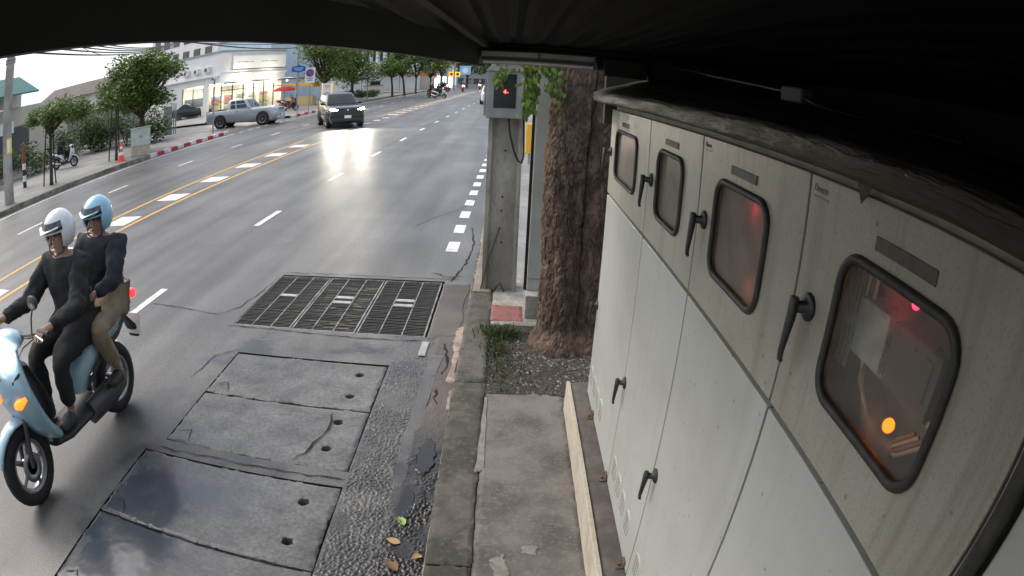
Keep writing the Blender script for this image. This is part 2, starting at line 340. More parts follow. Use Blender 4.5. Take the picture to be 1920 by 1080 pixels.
# ------------------------------------------------------------------ mesh helpers
class MB:
    def __init__(s): s.v = []; s.f = []; s.mi = []; s.cur = 0; s.sm = []
    def add(s, vs, fs, smooth=False):
        o = len(s.v); s.v += [tuple(p) for p in vs]
        for f in fs: s.f.append(tuple(i+o for i in f)); s.mi.append(s.cur); s.sm.append(smooth)
        return s
    def box(s, c, d, rz=0, rx=0, ry=0):
        m = Matrix.Rotation(rz, 3, 'Z') @ Matrix.Rotation(ry, 3, 'Y') @ Matrix.Rotation(rx, 3, 'X')
        vs = [Vector(c)+m @ Vector((x*d[0]/2, y*d[1]/2, z*d[2]/2)) for x in (-1, 1) for y in (-1, 1) for z in (-1, 1)]
        return s.add(vs, [(0, 1, 3, 2), (4, 6, 7, 5), (0, 4, 5, 1), (2, 3, 7, 6), (0, 2, 6, 4), (1, 5, 7, 3)])
    def bx(s, x0, x1, y0, y1, z0, z1): return s.box(((x0+x1)/2, (y0+y1)/2, (z0+z1)/2), (x1-x0, y1-y0, z1-z0))
    def loft(s, rings, cap=True, smooth=True, closed=True):
        n = len(rings[0]); vs = [p for r in rings for p in r]; fs = []
        for i in range(len(rings)-1):
            for j in range(n if closed else n-1):
                k = (j+1) % n
                fs.append((i*n+j, i*n+k, (i+1)*n+k, (i+1)*n+j))
        s.add(vs, fs, smooth)
        if cap and closed:
            s.add(rings[0], [tuple(range(n-1, -1, -1))], False); s.add(rings[-1], [tuple(range(n))], False)
        return s
    def tube(s, pts, rad, n=8, side=None, cap=True):
        """sweep an ellipse along a path; rad is a number, a list, or a list of (side, up) pairs"""
        pts = [Vector(p) for p in pts]; rings = []
        if not isinstance(rad, (list, tuple)): rad = [rad]*len(pts)
        pv = None
        for i, p in enumerate(pts):
            t = (pts[min(i+1, len(pts)-1)]-pts[max(i-1, 0)]).normalized()
            if side: a = Vector(side)
            else:
                a = pv if pv else (Vector((0, 0, 1)) if abs(t.z) < .9 else Vector((1, 0, 0)))
            a = (a-t*a.dot(t)).normalized(); b = t.cross(a); pv = a
            ra, rb = rad[i] if isinstance(rad[i], (list, tuple)) else (rad[i], rad[i])
            rings.append([p+a*(math.cos(q*2*PI/n)*ra)+b*(math.sin(q*2*PI/n)*rb) for q in range(n)])
        return s.loft(rings, cap)
    def cyl(s, c, r, h, n=16, axis='z', r2=None):
        r2 = r if r2 is None else r2
        ax = {'x': Vector((1, 0, 0)), 'y': Vector((0, 1, 0)), 'z': Vector((0, 0, 1))}[axis]; c = Vector(c)
        return s.tube([c-ax*h/2, c+ax*h/2], [r, r2], n)
    def lathe(s, c, prof, n=16, axis='z'):
        rings = []; c = Vector(c)
        for r, h in prof:
            ring = []
            for q in range(n):
                a = q*2*PI/n; x, y = r*math.cos(a), r*math.sin(a)
                ring.append(c+(Vector((x, y, h)) if axis == 'z' else Vector((h, x, y)) if axis == 'x' else Vector((x, h, y))))
            rings.append(ring)
        return s.loft(rings)
    def prism(s, poly, y0, y1, axis='y'):
        f = (lambda a, b, t: (a, t, b)) if axis == 'y' else (lambda a, b, t: (t, a, b)) if axis == 'x' else (lambda a, b, t: (a, b, t))
        return s.loft([[Vector(f(a, b, y0)) for a, b in poly], [Vector(f(a, b, y1)) for a, b in poly]], smooth=False)
    def mesh(s, name, mats):
        me = bpy.data.meshes.new(name); me.from_pydata(s.v, [], s.f)
        for m in (mats if isinstance(mats, (list, tuple)) else [mats]): me.materials.append(M(m))
        me.polygons.foreach_set('material_index', s.mi); me.polygons.foreach_set('use_smooth', s.sm)
        bm = bmesh.new(); bm.from_mesh(me); bmesh.ops.recalc_face_normals(bm, faces=bm.faces); bm.to_mesh(me); bm.free()
        return me
    def build(s, name, mats, parent=None, bevel=0, seg=2, sub=0):
        o = bpy.data.objects.new(name, s.mesh(name, mats)); C.objects.link(o)
        if parent: o.parent = parent
        if bevel:
            b = o.modifiers.new('bevel', 'BEVEL'); b.width = bevel; b.segments = seg; b.limit_method = 'ANGLE'; b.angle_limit = R(40)
        if sub:
            b = o.modifiers.new('sub', 'SUBSURF'); b.levels = sub; b.render_levels = sub
        return o
def tag(o, label=None, cat=None, group=None, kind=None):
    if label: o['label'] = label
    if cat: o['category'] = cat
    if group: o['group'] = group
    if kind: o['kind'] = kind
    return o
def thing(name, label, cat, loc=(0, 0, 0), rz=0, group=None):
    o = bpy.data.objects.new(name, None); C.objects.link(o); o.location = loc; o.rotation_euler = (0, 0, rz); o.empty_display_size = .2
    return tag(o, label, cat, group)
def link_copy(o, parent=None):
    c = o.copy(); C.objects.link(c); c.parent = parent
    for ch in list(o.children): link_copy(ch, c)
    return c
def grid_mesh(name, X, Y, Zf, m, skip=None, parent=None, smooth=True):
    """height-field sheet over arrays X, Y (1-D)"""
    gx, gy = np.meshgrid(X, Y, indexing='ij'); z = Zf(gx, gy)
    nx, ny = len(X), len(Y)
    v = np.stack([gx, gy, z], -1).reshape(-1, 3)
    if skip is None: f = [(i*ny+j, (i+1)*ny+j, (i+1)*ny+j+1, i*ny+j+1) for i in range(nx-1) for j in range(ny-1)]
    else: f = [(i*ny+j, (i+1)*ny+j, (i+1)*ny+j+1, i*ny+j+1) for i in range(nx-1) for j in range(ny-1) if not skip((X[i]+X[i+1])/2, (Y[j]+Y[j+1])/2)]
    me = bpy.data.meshes.new(name); me.from_pydata(v.tolist(), [], f); me.materials.append(M(m))
    me.polygons.foreach_set('use_smooth', [smooth]*len(f))
    o = bpy.data.objects.new(name, me); C.objects.link(o)
    if parent: o.parent = parent
    return o
def text(name, s, m, size, loc, rot, parent, ext=.0005, align='LEFT'):
    c = bpy.data.curves.new(name, 'FONT'); c.body = s; c.size = size; c.extrude = ext; c.align_x = align
    c.materials.append(M(m)); tmp = bpy.data.objects.new('tmp', c); C.objects.link(tmp); bpy.context.view_layer.update()
    me = bpy.data.meshes.new_from_object(tmp.evaluated_get(bpy.context.evaluated_depsgraph_get())); bpy.data.objects.remove(tmp)
    o = bpy.data.objects.new(name, me); C.objects.link(o)
    o.location = loc; o.rotation_euler = rot; o.parent = parent
    return o

# ================================================================== GROUND
gzv, bxv = np.vectorize(gz), np.vectorize(bx)
KR, KL = -.35, -15.75                     # kerb lines (right, left)
GRATE = (-2.86, -.72, 5.25, 6.88); PITA = (-2.50, -.965, 3.02, 4.61); PITB = (-2.62, -.965, .40, 2.85)
def incut(x, y):
    return any(a < x < b and c < y < d for a, b, c, d in (GRATE, PITA, PITB))
ys = sorted(set(list(np.arange(-6, 12, .5))+list(np.arange(12, 150, 2.))+[GRATE[2], GRATE[3], PITA[2], PITA[3], PITB[2], PITB[3]]))
xs = sorted({KL, -12, -8, -5, -3.5, GRATE[0], GRATE[1], PITA[0], PITA[1], PITB[0], -.6, KR})
def sheet(name, xs, ys, dz, m, skip=None, parent=None):
    o = grid_mesh(name, np.array(xs), np.array(ys), lambda x, y: gzv(y)+dz, m, skip, parent)
    me = o.data; co = np.empty(len(me.vertices)*3); me.vertices.foreach_get('co', co); co = co.reshape(-1, 3)
    co[:, 0] += bxv(co[:, 1]); me.vertices.foreach_set('co', co.ravel()); me.update()
    return o
road = tag(sheet('road', xs, ys, 0, 'asphalt', incut), kind='structure')
# pits under the grate and cover slabs
mb = MB()
for a, b, c, d, dep in ((*GRATE, .5), (*PITA, .16), (*PITB, .16)):
    v = [(x, y, z) for z in (-dep, .0) for x, y in ((a, c), (b, c), (b, d), (a, d))]
    mb.add(v, [(0, 1, 2, 3), (0, 4, 5, 1), (1, 5, 6, 2), (2, 6, 7, 3), (3, 7, 4, 0)])
mb.build('drain_pit', 'dark_gap', road)
# --- markings
def mark(name, x0, x1, y0, y1, m, n=None, dz=.004):
    n = n or max(1, int((y1-y0)/1.5)); mb = MB()
    for i in range(n):
        a, b = y0+(y1-y0)*i/n, y0+(y1-y0)*(i+1)/n
        mb.add([(x0+bx(a), a, gz(a)+dz), (x1+bx(a), a, gz(a)+dz), (x1+bx(b), b, gz(b)+dz), (x0+bx(b), b, gz(b)+dz)], [(0, 1, 2, 3)])
    return mb.build(name, m, road)
for k in range(-1, 22):
    y = 4.95+4.45*k; mark('lane_dash', -4.49, -4.37, y, y+1.17, 'road_white')
for k in range(-2, 22):
    y = 9.0+4.45*k; mark('lane_dash', -11.92, -11.79, y, y+1.1, 'road_white')
for k in range(34):
    y = 8.16+1.05*k; mark('edge_dash', -.86, -.69, y, y+.52, 'road_white')
mark('edge_line', -15.3, -15.17, -6, 29, 'road_white'); mark('edge_line', -15.3, -15.17, 39, 120, 'road_white')
for k in range(8): mark('edge_dash', -15.3, -15.17, 29.6+1.15*k, 30.2+1.15*k, 'road_white')
for a, b in ((-6, 23.5), (36.5, 100)):
    mark('yellow_line', -7.82, -7.70, a, b, 'road_yellow'); mark('yellow_line', -8.86, -8.74, a, b, 'road_yellow')
    y = a+1.6 if a > 0 else -4.6
    while y < b-.8:
        mark('hatch_block', -8.62, -7.94, y, y+.78, 'road_white'); y += 2.35
for k in range(6): mark('hatch_block', -8.5+.05*k, -8.1+.05*k, 25.2+2*k, 25.7+2*k, 'road_white')
for y in (30.5, 36.2): mark('yellow_line', -13.6, -9.4, y, y+.14, 'road_yellow')
# white paint remnant by the slabs
mark('paint_remnant', -.745, -.68, 4.82, 5.12, 'plate_pale', 1, .0135)
# --- asphalt cracks
def crack(pts, wd, parent=road, dz=.006, m='crack_dark'):
    mb = MB(); P = []
    for (x0, y0), (x1, y1) in zip(pts[:-1], pts[1:]):
        n = max(2, int(math.hypot(x1-x0, y1-y0)/.06))
        for i in range(n): P.append((x0+(x1-x0)*i/n, y0+(y1-y0)*i/n))
    P.append(pts[-1]); P = [(x+random.uniform(-.014, .014), y+random.uniform(-.014, .014)) for x, y in P]
    v = []
    for i, (x, y) in enumerate(P):
        a, b = P[max(i-1, 0)], P[min(i+1, len(P)-1)]; d = Vector((b[0]-a[0], b[1]-a[1], 0)).normalized(); q = Vector((-d.y, d.x, 0))
        h = wd*random.uniform(.25, 1)/2*(1 if 0 < i < len(P)-1 else .2)
        v += [Vector((x, y, gz(y)+dz))+q*h, Vector((x, y, gz(y)+dz))-q*h]
    return mb.add(v, [(2*i, 2*i+2, 2*i+3, 2*i+1) for i in range(len(P)-1)]).build('crack', m, parent)
for p, wd in (([(-4.3, 5.62), (-3.7, 5.55), (-3.15, 5.45), (-2.98, 5.7), (-2.9, 6.2), (-2.86, 6.8)], .016), ([(-.62, 6.9), (-.5, 7.6), (-.45, 8.6), (-.55, 9.6)], .03),
              ([(-.52, 1.9), (-.5, 2.5), (-.56, 2.95), (-.5, 3.3), (-.42, 3.6), (-.5, 4.1), (-.46, 4.7), (-.52, 5.2)], .03), ([(-.62, 2.9), (-.56, 3.0), (-.42, 3.15)], .016),
              ([(-2.52, 2.9), (-1.9, 2.93), (-1.4, 2.92), (-.96, 2.93)], .014), ([(-2.5, 4.66), (-2.7, 4.5), (-2.75, 4.0)], .012), ([(-2.9, 6.95), (-2.0, 6.97), (-1.2, 6.96), (-.5, 6.98)], .02),
              ([(-2.9, 5.19), (-2.2, 5.18), (-1.3, 5.12), (-.75, 5.16)], .02), ([(-.9, 7.2), (-.7, 7.05), (-.45, 7.1)], .03), ([(-1.5, 9.5), (-1.2, 10.3), (-.9, 10.8), (-.6, 12)], .014)):
    crack(p, wd)
# --- exposed aggregate strip and gutter next to the kerb
_pj = np.random.RandomState(5).rand(128, 128, 3)
def pebbles(x, y, cell, hgt):
    u, v = x/cell, y/cell; iu, iv = np.floor(u).astype(int), np.floor(v).astype(int); z = np.zeros(x.shape)
    for a in (-1, 0, 1):
        for b_ in (-1, 0, 1):
            j = _pj[(iu+a) % 128, (iv+b_) % 128]; r = .35+.35*j[..., 2]; d = np.hypot(iu+a+j[..., 0]-u, iv+b_+j[..., 1]-v)/r
            z = np.maximum(z, hgt*(.5+.8*j[..., 2])*np.sqrt(np.clip(1-d*d, 0, 1)))
    return z
X = np.linspace(-.962, -.62, 78); Y = np.linspace(1.55, 5.16, 820)
grid_mesh('aggregate_strip', X, Y, lambda x, y: .003+pebbles(x, y, .021, .0055)*np.clip((x+.965)*40, 0, 1)*np.clip((fbm(x*4, y*3, 2, 3)-.25)*4, .15, 1), 'aggregate', None, road)
X = np.linspace(-.63, KR, 62); Y = np.concatenate([np.linspace(-1, 1.6, 40), np.linspace(1.605, 3.5, 400), np.linspace(3.51, 7.2, 240)])
def gut(x, y):
    n = fbm(x*5, y*3, 3, 4); step = np.clip((fbm(x*3+9, y*1.6, 5, 4)-.47)*16, 0, 1)*.007
    return .003+step*.8+.010*n*np.clip((x+.63)*20, 0, 1)+.003*fbm(x*60, y*60, 1, 2)+pebbles(x, y, .019, .009)*np.clip((3.4-y)*1.5, 0, 1)*np.clip((fbm(x*5, y*3, 8, 3)-.35)*5, 0, 1)
grid_mesh('gutter_edge', X, Y, gut, 'gutter_concrete', lambda x, y: incut(x, y), road)

# --- right kerb (single stones) and footway
foot = tag(grid_mesh('footway', np.array([KR+.0, -.1, .3, 1.0, 2, 6, 40]), np.arange(-6, 150, 2.), lambda x, y: gzv(y)+.12, 'left_paving'), kind='structure')
kerb = thing('kerb', None, None); kerb['kind'] = 'structure'
def relief(name, x0, x1, y0, y1, z, th, nx, ny, m, parent=None, amp=.004, chip=.012, freq=9, holes=()):
    """a stone or slab: relief top with chipped edges, closed sides; holes are real pits"""
    X = np.linspace(x0, x1, nx); Y = np.linspace(y0, y1, ny); gx, gy = np.meshgrid(X, Y, indexing='ij')
    d = np.minimum(np.minimum(gx-x0, x1-gx), np.minimum(gy-y0, y1-gy))
    zt = z+amp*(fbm(gx*freq, gy*freq, z*3+x0, 4)-.5)*2
    zt -= chip*np.clip(1-d/.03, 0, 1)*(fbm(gx*14, gy*14, 4+y0, 3) > .42) + .004*np.clip(1-d/.012, 0, 1)
    for hx, hy, r in holes:
        q = np.hypot(gx-hx, gy-hy)+.01*(fbm(gx*40, gy*40, 8)-.5); zt = np.where(q < r, z-.085, zt-.006*np.clip(1-(q-r)/.02, 0, 1))
    jx = np.where((gx == x0) | (gx == x1), .012*(fbm(gy*11, gx*3, 6, 3)-.5), 0); jy = np.where((gy == y0) | (gy == y1), .014*(fbm(gx*9, gy*3, 7, 3)-.5), 0)
    v = np.stack([gx+jx, gy+jy, zt], -1).reshape(-1, 3).tolist()
    f = [(i*ny+j, (i+1)*ny+j, (i+1)*ny+j+1, i*ny+j+1) for i in range(nx-1) for j in range(ny-1)]
    loop = [i*ny for i in range(nx)]+[(nx-1)*ny+j for j in range(1, ny)]+[i*ny+ny-1 for i in range(nx-2, -1, -1)]+[j for j in range(ny-2, 0, -1)]
    o0 = len(v); v += [(v[k][0], v[k][1], z-th) for k in loop]; n = len(loop)
    f += [(loop[i], o0+i, o0+(i+1) % n, loop[(i+1) % n]) for i in range(n)]
    me = bpy.data.meshes.new(name); me.from_pydata(v, [], f); me.materials.append(M(m)); me.polygons.foreach_set('use_smooth', [True]*len(f))
    me.set_sharp_from_angle(angle=R(50)) if hasattr(me, 'set_sharp_from_angle') else None
    o = bpy.data.objects.new(name, me); C.objects.link(o)
    if parent: o.parent = parent
    return o
y = -2.
while y < 6.2:
    l = 2.05; relief('kerb_stone', KR+.004, -.103, y+.002, y+l-.002, .15+gz(y), .16, 26, 150, 'mossy_concrete', kerb, .006, .010, 7); y += l
y = 6.14
while y < 60:
    mb = MB(); mb.box((-.24+bx(y), y+1, .02+gz(y+1)), (.2, 1.98, .30), rx=math.atan((gz(y+2)-gz(y))/2)); mb.build('kerb_stone', 'kerb_plain', kerb, .015); y += 2
# footway slabs in the foreground
relief('paving_slab', -.098, .488, -1.5, 3.985, .150, .1, 60, 420, 'walk_concrete', foot, .006, .012, 4)
relief('paving_slab', -.098, .70, 5.31, 6.9, .165, .12, 50, 90, 'pale_concrete', foot, .008, .012, 6)
relief('paving_slab', -.34, -.11, 6.2, 7.6, .163, .12, 30, 90, 'pale_concrete', foot, .01, .02, 6)
mat('mortar', (.46, .36, .30), .8, col2=(.26, .2, .17), nscale=12, bump=.8, bscale=60, bdist=.01)
mat('plaster', (.26, .245, .22), .85, col2=(.19, .175, .155), nscale=14, bump=.5, bscale=90, bdist=.004)
def patch(name, pts, z, m, parent, jit=.02, th=.006):
    P = []
    for (x0, y0), (x1, y1) in zip(pts, pts[1:]+pts[:1]):
        for i in range(8): t = i/8; P.append((x0+(x1-x0)*t+random.uniform(-jit, jit), y0+(y1-y0)*t+random.uniform(-jit, jit)))
    mb = MB(); n = len(P); cx, cy_ = sum(p[0] for p in P)/n, sum(p[1] for p in P)/n
    v = [(x, y, z-.004) for x, y in P]+[(cx+(x-cx)*.9, cy_+(y-cy_)*.93, z+th) for x, y in P]
    mb.add(v, [(i, (i+1) % n, n+(i+1) % n, n+i) for i in range(n)]+[tuple(range(n, 2*n))]); return mb.build(name, m, parent)
patch('mortar_patch', [(-.43, 4.35), (-.362, 4.35), (-.362, 5.55), (-.42, 5.5), (-.45, 5.2), (-.41, 4.9)], .018, 'mortar', road, .012)
patch('mortar_patch', [(-.70, 5.22), (-.40, 5.25), (-.38, 6.85), (-.70, 6.82)], .014, 'gutter_concrete', road, .02)
patch('mortar_patch', [(-.40, 3.9), (-.362, 3.9), (-.362, 4.25), (-.39, 4.2)], .016, 'mortar', road, .008)
mat('water', (.02, .021, .023), .03)
patch('puddle', [(-.53, 3.1), (-.45, 3.05), (-.40, 3.2), (-.41, 3.42), (-.46, 3.5), (-.53, 3.38)], .021, 'water', road, .010, .0015)
patch('puddle', [(-.60, 2.55), (-.50, 2.6), (-.48, 2.85), (-.56, 2.95)], .017, 'water', road, .010, .0015)
patch('plaster_patch', [(-.13, 2.95), (-.07, 2.98), (-.075, 3.9), (-.10, 3.92)], .152, 'plaster', foot, .010, .004)
patch('plaster_patch', [(-.0, 2.0), (.07, 1.98), (.09, 2.12), (.06, 2.2), (.0, 2.18)], .152, 'plaster', foot, .02, .003)
patch('plaster_patch', [(.14, 2.22), (.22, 2.2), (.25, 2.27), (.17, 2.29)], .152, 'plaster', foot, .012, .003)
patch('asphalt_patch', [(-.66, 2.9), (-.58, 2.85), (-.5, 4.9), (-.63, 4.9)], .012, 'asphalt', road, .012, .004)
# soil bed by the tree
bed = tag(grid_mesh('soil_bed', np.linspace(-.10, 1.2, 60), np.linspace(3.99, 5.30, 60), lambda x, y: .125+.03*fbm(x*6, y*6, 2, 4), 'soil'), kind='structure')
mb = MB()
for i in range(1500):
    x, y = random.uniform(-.08, 1.0), random.uniform(4.0, 5.25); s = random.uniform(.005, .017)*(1.5 if random.random() < .06 else 1); z = .125+.03*float(fbm(x*6, y*6, 2, 4))
    if x < .12 and random.random() < .6: continue
    c = Vector((x, y, z+s*.25)); k = [Vector((random.uniform(.6, 1.2), 0, 0)), Vector((0, random.uniform(.6, 1.2), 0)), Vector((0, 0, random.uniform(.4, .8)))]
    rot = Matrix.Rotation(random.random()*6, 3, 'Z')
    p = [c+rot @ (d*sg*s) for d in k for sg in (1, -1)]
    mb.add(p, [(0, 2, 4), (2, 1, 4), (1, 3, 4), (3, 0, 4), (2, 0, 5), (1, 2, 5), (3, 1, 5), (0, 3, 5)])
tag(mb.build('gravel', 'pebble'), 'small grey stones scattered on the dark soil at the tree foot', 'gravel', kind='stuff')
mb = MB()
def blades(n, cx, cy, sx, sy, h, z0=.14):
    for i in range(n):
        x, y = random.gauss(cx, sx), random.gauss(cy, sy); a = random.random()*6.28; hh = h*random.uniform(.4, 1.1); wd = random.uniform(.003, .006); lean = random.uniform(.2, .9)*hh
        dx, dy = math.cos(a), math.sin(a); b = Vector((x, y, z0)); s = Vector((-dy, dx, 0))*wd; m1 = b+Vector((dx*lean*.4, dy*lean*.4, hh*.7)); t = b+Vector((dx*lean, dy*lean, hh))
        mb.add([b-s, b+s, m1+s*.8, m1-s*.8, t], [(0, 1, 2, 3), (3, 2, 4)])
blades(420, .0, 5.08, .09, .07, .09); blades(260, -.03, 4.8, .06, .2, .06); blades(220, .06, 4.35, .1, .2, .035); blades(60, .35, 4.5, .2, .3, .03); blades(80, -.1, 4.5, .012, .35, .03); blades(50, .5, 5.25, .15, .03, .05)
tag(mb.build('grass_weeds', 'weed'), 'green weeds growing beside the kerb by the tree', 'weeds', kind='stuff')

# --- left footway, side street mouth, far ground
def lsheet(name, x0, x1, y0, y1, dz, m, kind='structure'):
    ny = max(2, int((y1-y0)/2)+1)
    o = sheet(name, [x0, (x0+x1)/2, x1], list(np.linspace(y0, y1, ny)), dz, m); return tag(o, kind=kind)
lsheet('left_footway', -60, KL-.2, -6, 29.2, .15, 'left_paving')
lsheet('left_footway', -60, KL-.2, 38.9, 150, .15, 'left_paving')
lsheet('side_street', -60, KL-.001, 29.2, 38.9, .005, 'asphalt')
tag(grid_mesh('ground', np.array([-900., -60, 0, 60, 900]), np.array([-120., -6, 0, 8.5, 10, 25, 60, 110, 150, 1400]), lambda x, y: gzv(y)-.06-.7*((np.abs(x) < 70) & (y < 9)), 'terrain'), kind='structure')
lk = thing('kerb', None, None); lk['kind'] = 'structure'
def kst(y, l, m, x=KL, nm='kerb_stone'):
    mb = MB(); ym = y+l/2; mb.box((x-.1+bx(ym), ym, gz(ym)+.04), (.2, l-.012, .26), rx=math.atan((gz(y+l)-gz(y))/l), rz=-math.atan((bx(y+l)-bx(y))/l))
    return mb.build(nm, m, lk, .012)
y = -4.
while y < 20: kst(y, 1.2, 'kerb_plain'); y += 1.2
k = 0
while y < 29.1: kst(y, .62, 'kerb_red' if k % 2 else 'kerb_white'); y += .62; k += 1
# kerb returns into the side street
mb = MB(); mb.box((-16.9, 29.15, gz(29)+.04), (2.0, .2, .26)); mb.build('kerb_stone', 'kerb_white', lk, .012)
y = 39.0; k = 0
while y < 49: kst(y, .8, 'kerb_red' if k % 2 else 'kerb_white'); y += .8; k += 1
while y < 110: kst(y, 3, 'kerb_plain'); y += 3

# ================================================================== DRAIN GRATES, COVER SLABS
gw = (GRATE[1]-GRATE[0])/3
barmesh = None
def make_grate(i):
    global barmesh
    x0 = GRATE[0]+gw*i+.008; x1 = GRATE[0]+gw*(i+1)-.008; y0, y1 = GRATE[2]+.012, GRATE[3]-.012
    lab = ['left iron drain grate panel with one pale plate, by the road crack', 'middle iron drain grate panel caked with yellowish dirt', 'iron drain grate panel nearest the kerb, with two pale plates'][i]
    t = thing('drain_grate', lab, 'drain grate', ((x0+x1)/2, y0, .0), 0, 'drain grates across the gutter')
    W, Ln = x1-x0, y1-y0; h = W/2
    if barmesh is None:
        b = MB(); b.box((0, 0, 0), (W-.03, .014, .045)); barmesh = b.mesh('bar', 'steel_bar')
        b = MB(); b.box((0, 0, 0), (W-.03, .014, .045))
    n = 42
    for k in range(n):
        o = bpy.data.objects.new('bar', barmesh); C.objects.link(o); o.parent = t
        o.location = (random.uniform(-.002, .002), .03+(Ln-.06)*(k+.5)/n+random.uniform(-.004, .004), -.022+random.uniform(-.003, .001)); o.rotation_euler = (random.uniform(-.1, .1), 0, random.uniform(-.002, .002))
    f = MB()
    for sx in (-h+.009, h-.009): f.bx(sx-.009, sx+.009, 0, Ln, -.05, .004)
    f.bx(-h+.018, h-.018, 0, .014, -.05, .003); f.bx(-h+.018, h-.018, Ln-.014, Ln, -.05, .003)
    f.build('frame', 'steel_frame', t, .003)
    for q in (-W/6, W/6):
        f = MB(); f.bx(q-.006, q+.006, .015, Ln-.015, -.012, .005); f.build('strap', 'steel_frame', t)
    for yy in ([.93] if i == 0 else [.80, .95]):
        f = MB(); f.bx(-W/6+.01, W/6-.01, yy-.035, yy+.035, -.004, .007); f.build('plate', 'plate_pale', t, .003)
    if i == 1:
        for q in range(64):
            f = MB(); cx, cyy = random.uniform(-h+.08, h-.08), random.uniform(.1, Ln-.1); f.box((cx, cyy, -.012), (random.uniform(.06, .2), .022, .012)); f.build('dirt', 'dirt', t)
mat('dirt', (.27, .235, .13), .9, col2=(.17, .15, .09), nscale=30, bump=.5, bscale=80)
for i in range(3): make_grate(i)
SL = [((-2.49, -.975, 3.825, 4.60), (4.39, 4.02), 'farthest concrete cover slab, right behind the drain grate'), ((-2.49, -.975, 3.03, 3.805), (3.62, 3.26), 'concrete cover slab with broken rough corner and two lifting holes'),
      ((-2.61, -.975, 2.05, 2.84), (2.64, 2.25), 'wet concrete cover slab mirroring blue sky'), ((-2.61, -.975, 1.24, 2.03), (1.85, 1.45), 'wet concrete cover slab cut off by the bottom of the frame')]
for (a, b, c, d), hs, lab in SL:
    o = relief('cover_slab', a, b, c, d, .006, .1, 170, 96, 'slab_concrete', None, .003, .008, 6, [(-1.18, h, .032) for h in hs]); tag(o, lab, 'cover slab', 'concrete drain cover slabs')
    crack([(a+.05, c+.12), (a+.16, c+.17), (a+.22, c+.02)], .014, o, .010)
    if c > 3.0 and c < 3.5: crack([(b-.42, c+.02), (b-.32, c+.2), (b-.26, c+.45), (b-.27, d-.05)], .018, o, .012)
# fallen leaves
def fallen(x, y, s, m, lab, curl, rz):
    mb = MB(); n = 9; v = []
    for i in range(n):
        t = i/(n-1); wv = math.sin(PI*t**.8)*s*.42; yy = (t-.5)*s*1.25
        for q in (-1, 0, 1): v.append((q*wv, yy, .012+abs(q)*wv*curl+.25*curl*yy*yy/s))
    f = [(i*3+q, i*3+q+1, i*3+q+4, i*3+q+3) for i in range(n-1) for q in (0, 1)]
    o = mb.add(v, f, True).build('fallen_leaf', m); o.location = (x, y, .008); o.rotation_euler = (.15, .1, rz); tag(o, lab, 'leaf', 'leaves fallen in the gutter')
fallen(-.54, 2.56, .065, 'leaf_fallen_green', 'pale green fallen leaf in the gutter', .8, .6); fallen(-.56, 2.38, .07, 'leaf_fallen_tan', 'round tan fallen leaf lying flat in the gutter', .1, 1.4)
fallen(-.41, 2.25, .06, 'leaf_fallen_tan', 'small curled tan leaf against the kerb', .9, 2.2); fallen(-.54, 2.16, .075, 'leaf_fallen_brown', 'brown curled leaf at the bottom of the frame', .7, .9)

# ================================================================== STEEL CABINETS
XF = .62; ZB, ZG, ZT = .375, 1.766, 2.30
BAYS = [(2.59, 3.65), (1.83, 2.59), (1.075, 1.83), (.315, 1.075)]          # from the tree towards the camera
WIN = [(2.845, 3.42), (2.03, 2.40), (1.265, 1.655), (.505, .89)]
cab = thing('steel_cabinet', 'long pale grey steel cabinet with four windowed upper doors under the canopy', 'cabinet', (0, 0, 0))
b = MB(); b.bx(XF+.022, XF+.03, .30, 3.66, ZB, ZG-.02)                          # shell, left open behind the windows
b.bx(XF+.03, 1.25, .30, 3.66, ZB, ZG-.02); b.bx(XF+.03, 1.25, .30, 3.66, 2.26, 2.33); b.bx(1.2, 1.25, .30, 3.66, ZG-.02, 2.26)
for yy in (.30, 1.065, 1.82, 2.58, 3.64): b.bx(XF+.022, 1.2, yy, yy+.02, ZG-.02, 2.26)
b.bx(XF+.022, XF+.03, .32, 3.64, 2.245, 2.26); b.bx(XF+.022, XF+.03, .32, 3.64, ZG-.02, ZG+.02)
b.build('shell', ['cabinet_inside'], cab)
b = MB(); b.bx(XF+.0175, XF+.0215, .32, 3.64, ZG-.02, ZG+.02)
for yy in (1.075, 1.83, 2.59): b.bx(XF+.0175, XF+.0215, yy-.012, yy+.012, ZB, ZG-.021); b.bx(XF+.0175, XF+.0215, yy-.012, yy+.012, ZG+.021, 2.29)
b.build('seam_shade_strip', 'rubber', cab)  # dark strips behind the door gaps, standing in for their shade
def rrect(y0, y1, z0, z1, r, n=7):
    p = []
    for cy_, cz, a0 in ((y1-r, z1-r, 0), (y0+r, z1-r, 90), (y0+r, z0+r, 180), (y1-r, z0+r, 270)):
        for i in range(n): a = R(a0+90*i/(n-1)); p.append((cy_+r*math.cos(a), cz+r*math.sin(a)))
    return p
def door_sheet(y0, y1, z0, z1, hole=None, th=.022):
    mb = MB(); xf = XF
    if not hole: return mb.bx(xf, xf+th, y0, y1, z0, z1)
    cy_, cz = (hole[0][0]+hole[len(hole)//2][0])/2, (hole[0][1]+hole[len(hole)//2][1])/2
    outer = []
    for (a, c) in hole:
        dx, dz = a-cy_, c-cz; t = min(((y1-cy_) if dx > 0 else (y0-cy_))/dx if dx else 9e9, ((z1-cz) if dz > 0 else (z0-cz))/dz if dz else 9e9); outer.append([cy_+dx*t, cz+dz*t])
    for c in ((y0, z0), (y0, z1), (y1, z0), (y1, z1)):
        k = min(range(len(outer)), key=lambda i: (outer[i][0]-c[0])**2+(outer[i][1]-c[1])**2); outer[k] = list(c)
    n = len(hole)
    rings = [[Vector((xf+th, *p)) for p in outer], [Vector((xf, *p)) for p in outer], [Vector((xf, *p)) for p in hole], [Vector((xf+th, *p)) for p in hole]]
    return mb.loft(rings+[rings[0]], cap=False, smooth=False)
